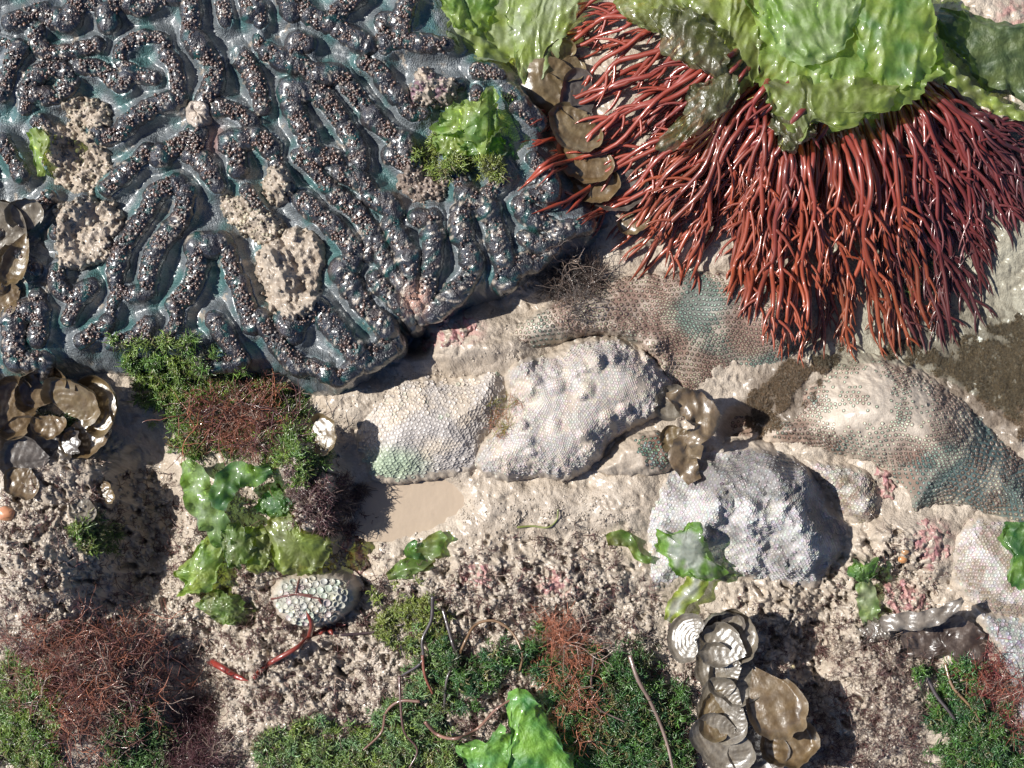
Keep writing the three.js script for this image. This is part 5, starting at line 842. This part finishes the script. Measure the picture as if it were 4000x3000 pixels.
// ---------------------------------------------------------------- dark stems among the moss
const stem = (label, pts, rad, c, up) => { const base = on(pts[0], pts[1]), a = []; for (let k = 0; k < pts.length; k += 2) a.push(on(pts[k], pts[k + 1], up)); const g = new GB(), s = spline(a.map(q => [q[0], q[2], q[1]]), 9).map(q => [q[0], Math.max(q[2], surf(q[0], q[1]) + 4), q[1]]); g.tube(s, t => rad * (1 - 0.35 * t) * (1 + 0.12 * noise(t * 20, rad, 900)), 7, t => mix3(c, [c[0] * 0.6, c[1] * 0.6, c[2] * 0.6], 0.5 + 0.5 * noise(t * 9, rad, 901))); return single('algae_stem', g, M.hair, base, label, 'stem', 'stems in the moss at the bottom'); };
stem('black forked stem reaching down from the top of the moss', [1690, 2330, 1685, 2420, 1650, 2500, 1650, 2580, 1570, 2640], 8, [0.06, 0.045, 0.045], 60);
stem('black stem right of the forked one, curving down', [1730, 2380, 1750, 2450, 1770, 2520, 1790, 2570, 1750, 2640, 1735, 2760], 8, [0.06, 0.045, 0.04], 70);
stem('thin amber stem arching over to the right', [1790, 2570, 1820, 2500, 1860, 2440, 1930, 2425, 2000, 2470, 2040, 2560, 2030, 2620], 6.5, [0.2, 0.11, 0.05], 70);
stem('dark wavy stem lying left of the black stems', [1330, 2480, 1450, 2470, 1530, 2450, 1570, 2440], 6, [0.08, 0.05, 0.05], 24);
stem('long red brown stem hanging through the moss', [1650, 2560, 1660, 2640, 1690, 2710], 7, [0.22, 0.07, 0.04], 60);
stem('long vertical brown stem crossing the moss to the bottom', [1560, 2640, 1565, 2750, 1580, 2860, 1630, 2930, 1600, 3000], 6, [0.12, 0.06, 0.05], 70);
stem('pale curved stem above the big dark green leaf', [1660, 2820, 1710, 2870, 1780, 2885, 1860, 2850, 1940, 2770, 2000, 2730], 7.5, [0.24, 0.12, 0.085], 120);
stem('bumpy brown stem running left through the moss', [1640, 2740, 1560, 2740, 1510, 2780, 1490, 2860, 1420, 2930], 7, [0.18, 0.09, 0.06], 70);
stem('long grey brown stem between moss and fan cluster', [2460, 2560, 2490, 2650, 2540, 2740, 2580, 2830, 2610, 2920, 2630, 3010], 9, [0.22, 0.15, 0.12], 90);
stem('thin dark thread right of the orange filaments', [2320, 2560, 2310, 2680, 2330, 2760, 2440, 2820], 5, [0.1, 0.06, 0.05], 80);
stem('short amber stem on the lower right moss bank', [3690, 2590, 3720, 2680, 3790, 2760, 3830, 2820], 7, [0.22, 0.13, 0.07], 60);
stem('black stem end on the lower right moss bank', [3620, 2640, 3660, 2720, 3700, 2770, 3730, 2810], 9, [0.06, 0.045, 0.045], 60);
stem('olive string lying on the tan mud below the warty coral', [2020, 2060, 2080, 2055, 2140, 2060, 2175, 2030, 2180, 1990], 4.5, [0.16, 0.18, 0.04], 8);

// ---------------------------------------------------------------- pebbles
for (const [px, py, r, c, label] of [[3525, 2185, 16, [0.42, 0.2, 0.08], 'shiny orange pebble in the hollow below the domed coral'], [3535, 2155, 14, [0.36, 0.2, 0.1], 'smaller amber pebble above the orange one'], [25, 2005, 32, [0.45, 0.2, 0.1], 'salmon orange shell bit at the left edge'], [3492, 2155, 12, [0.2, 0.2, 0.2], 'grey pebble left of the amber pebble'], [3095, 2605, 10, [0.5, 0.42, 0.24], 'cream grain in the shadow beside the fan cluster'], [3390, 1952, 7, [0.55, 0.5, 0.36], 'cream speck on the small brownish coral']]) {
  const p = on(px, py), g = new GB().blob(p[0], p[1] + r * 0.45, p[2], r, 1.15, 0.8, 0.9, px, 0.12, c, 3); single('pebble', g, M.knob, p, label, 'pebble');
}
renderer.render(scene, camera);
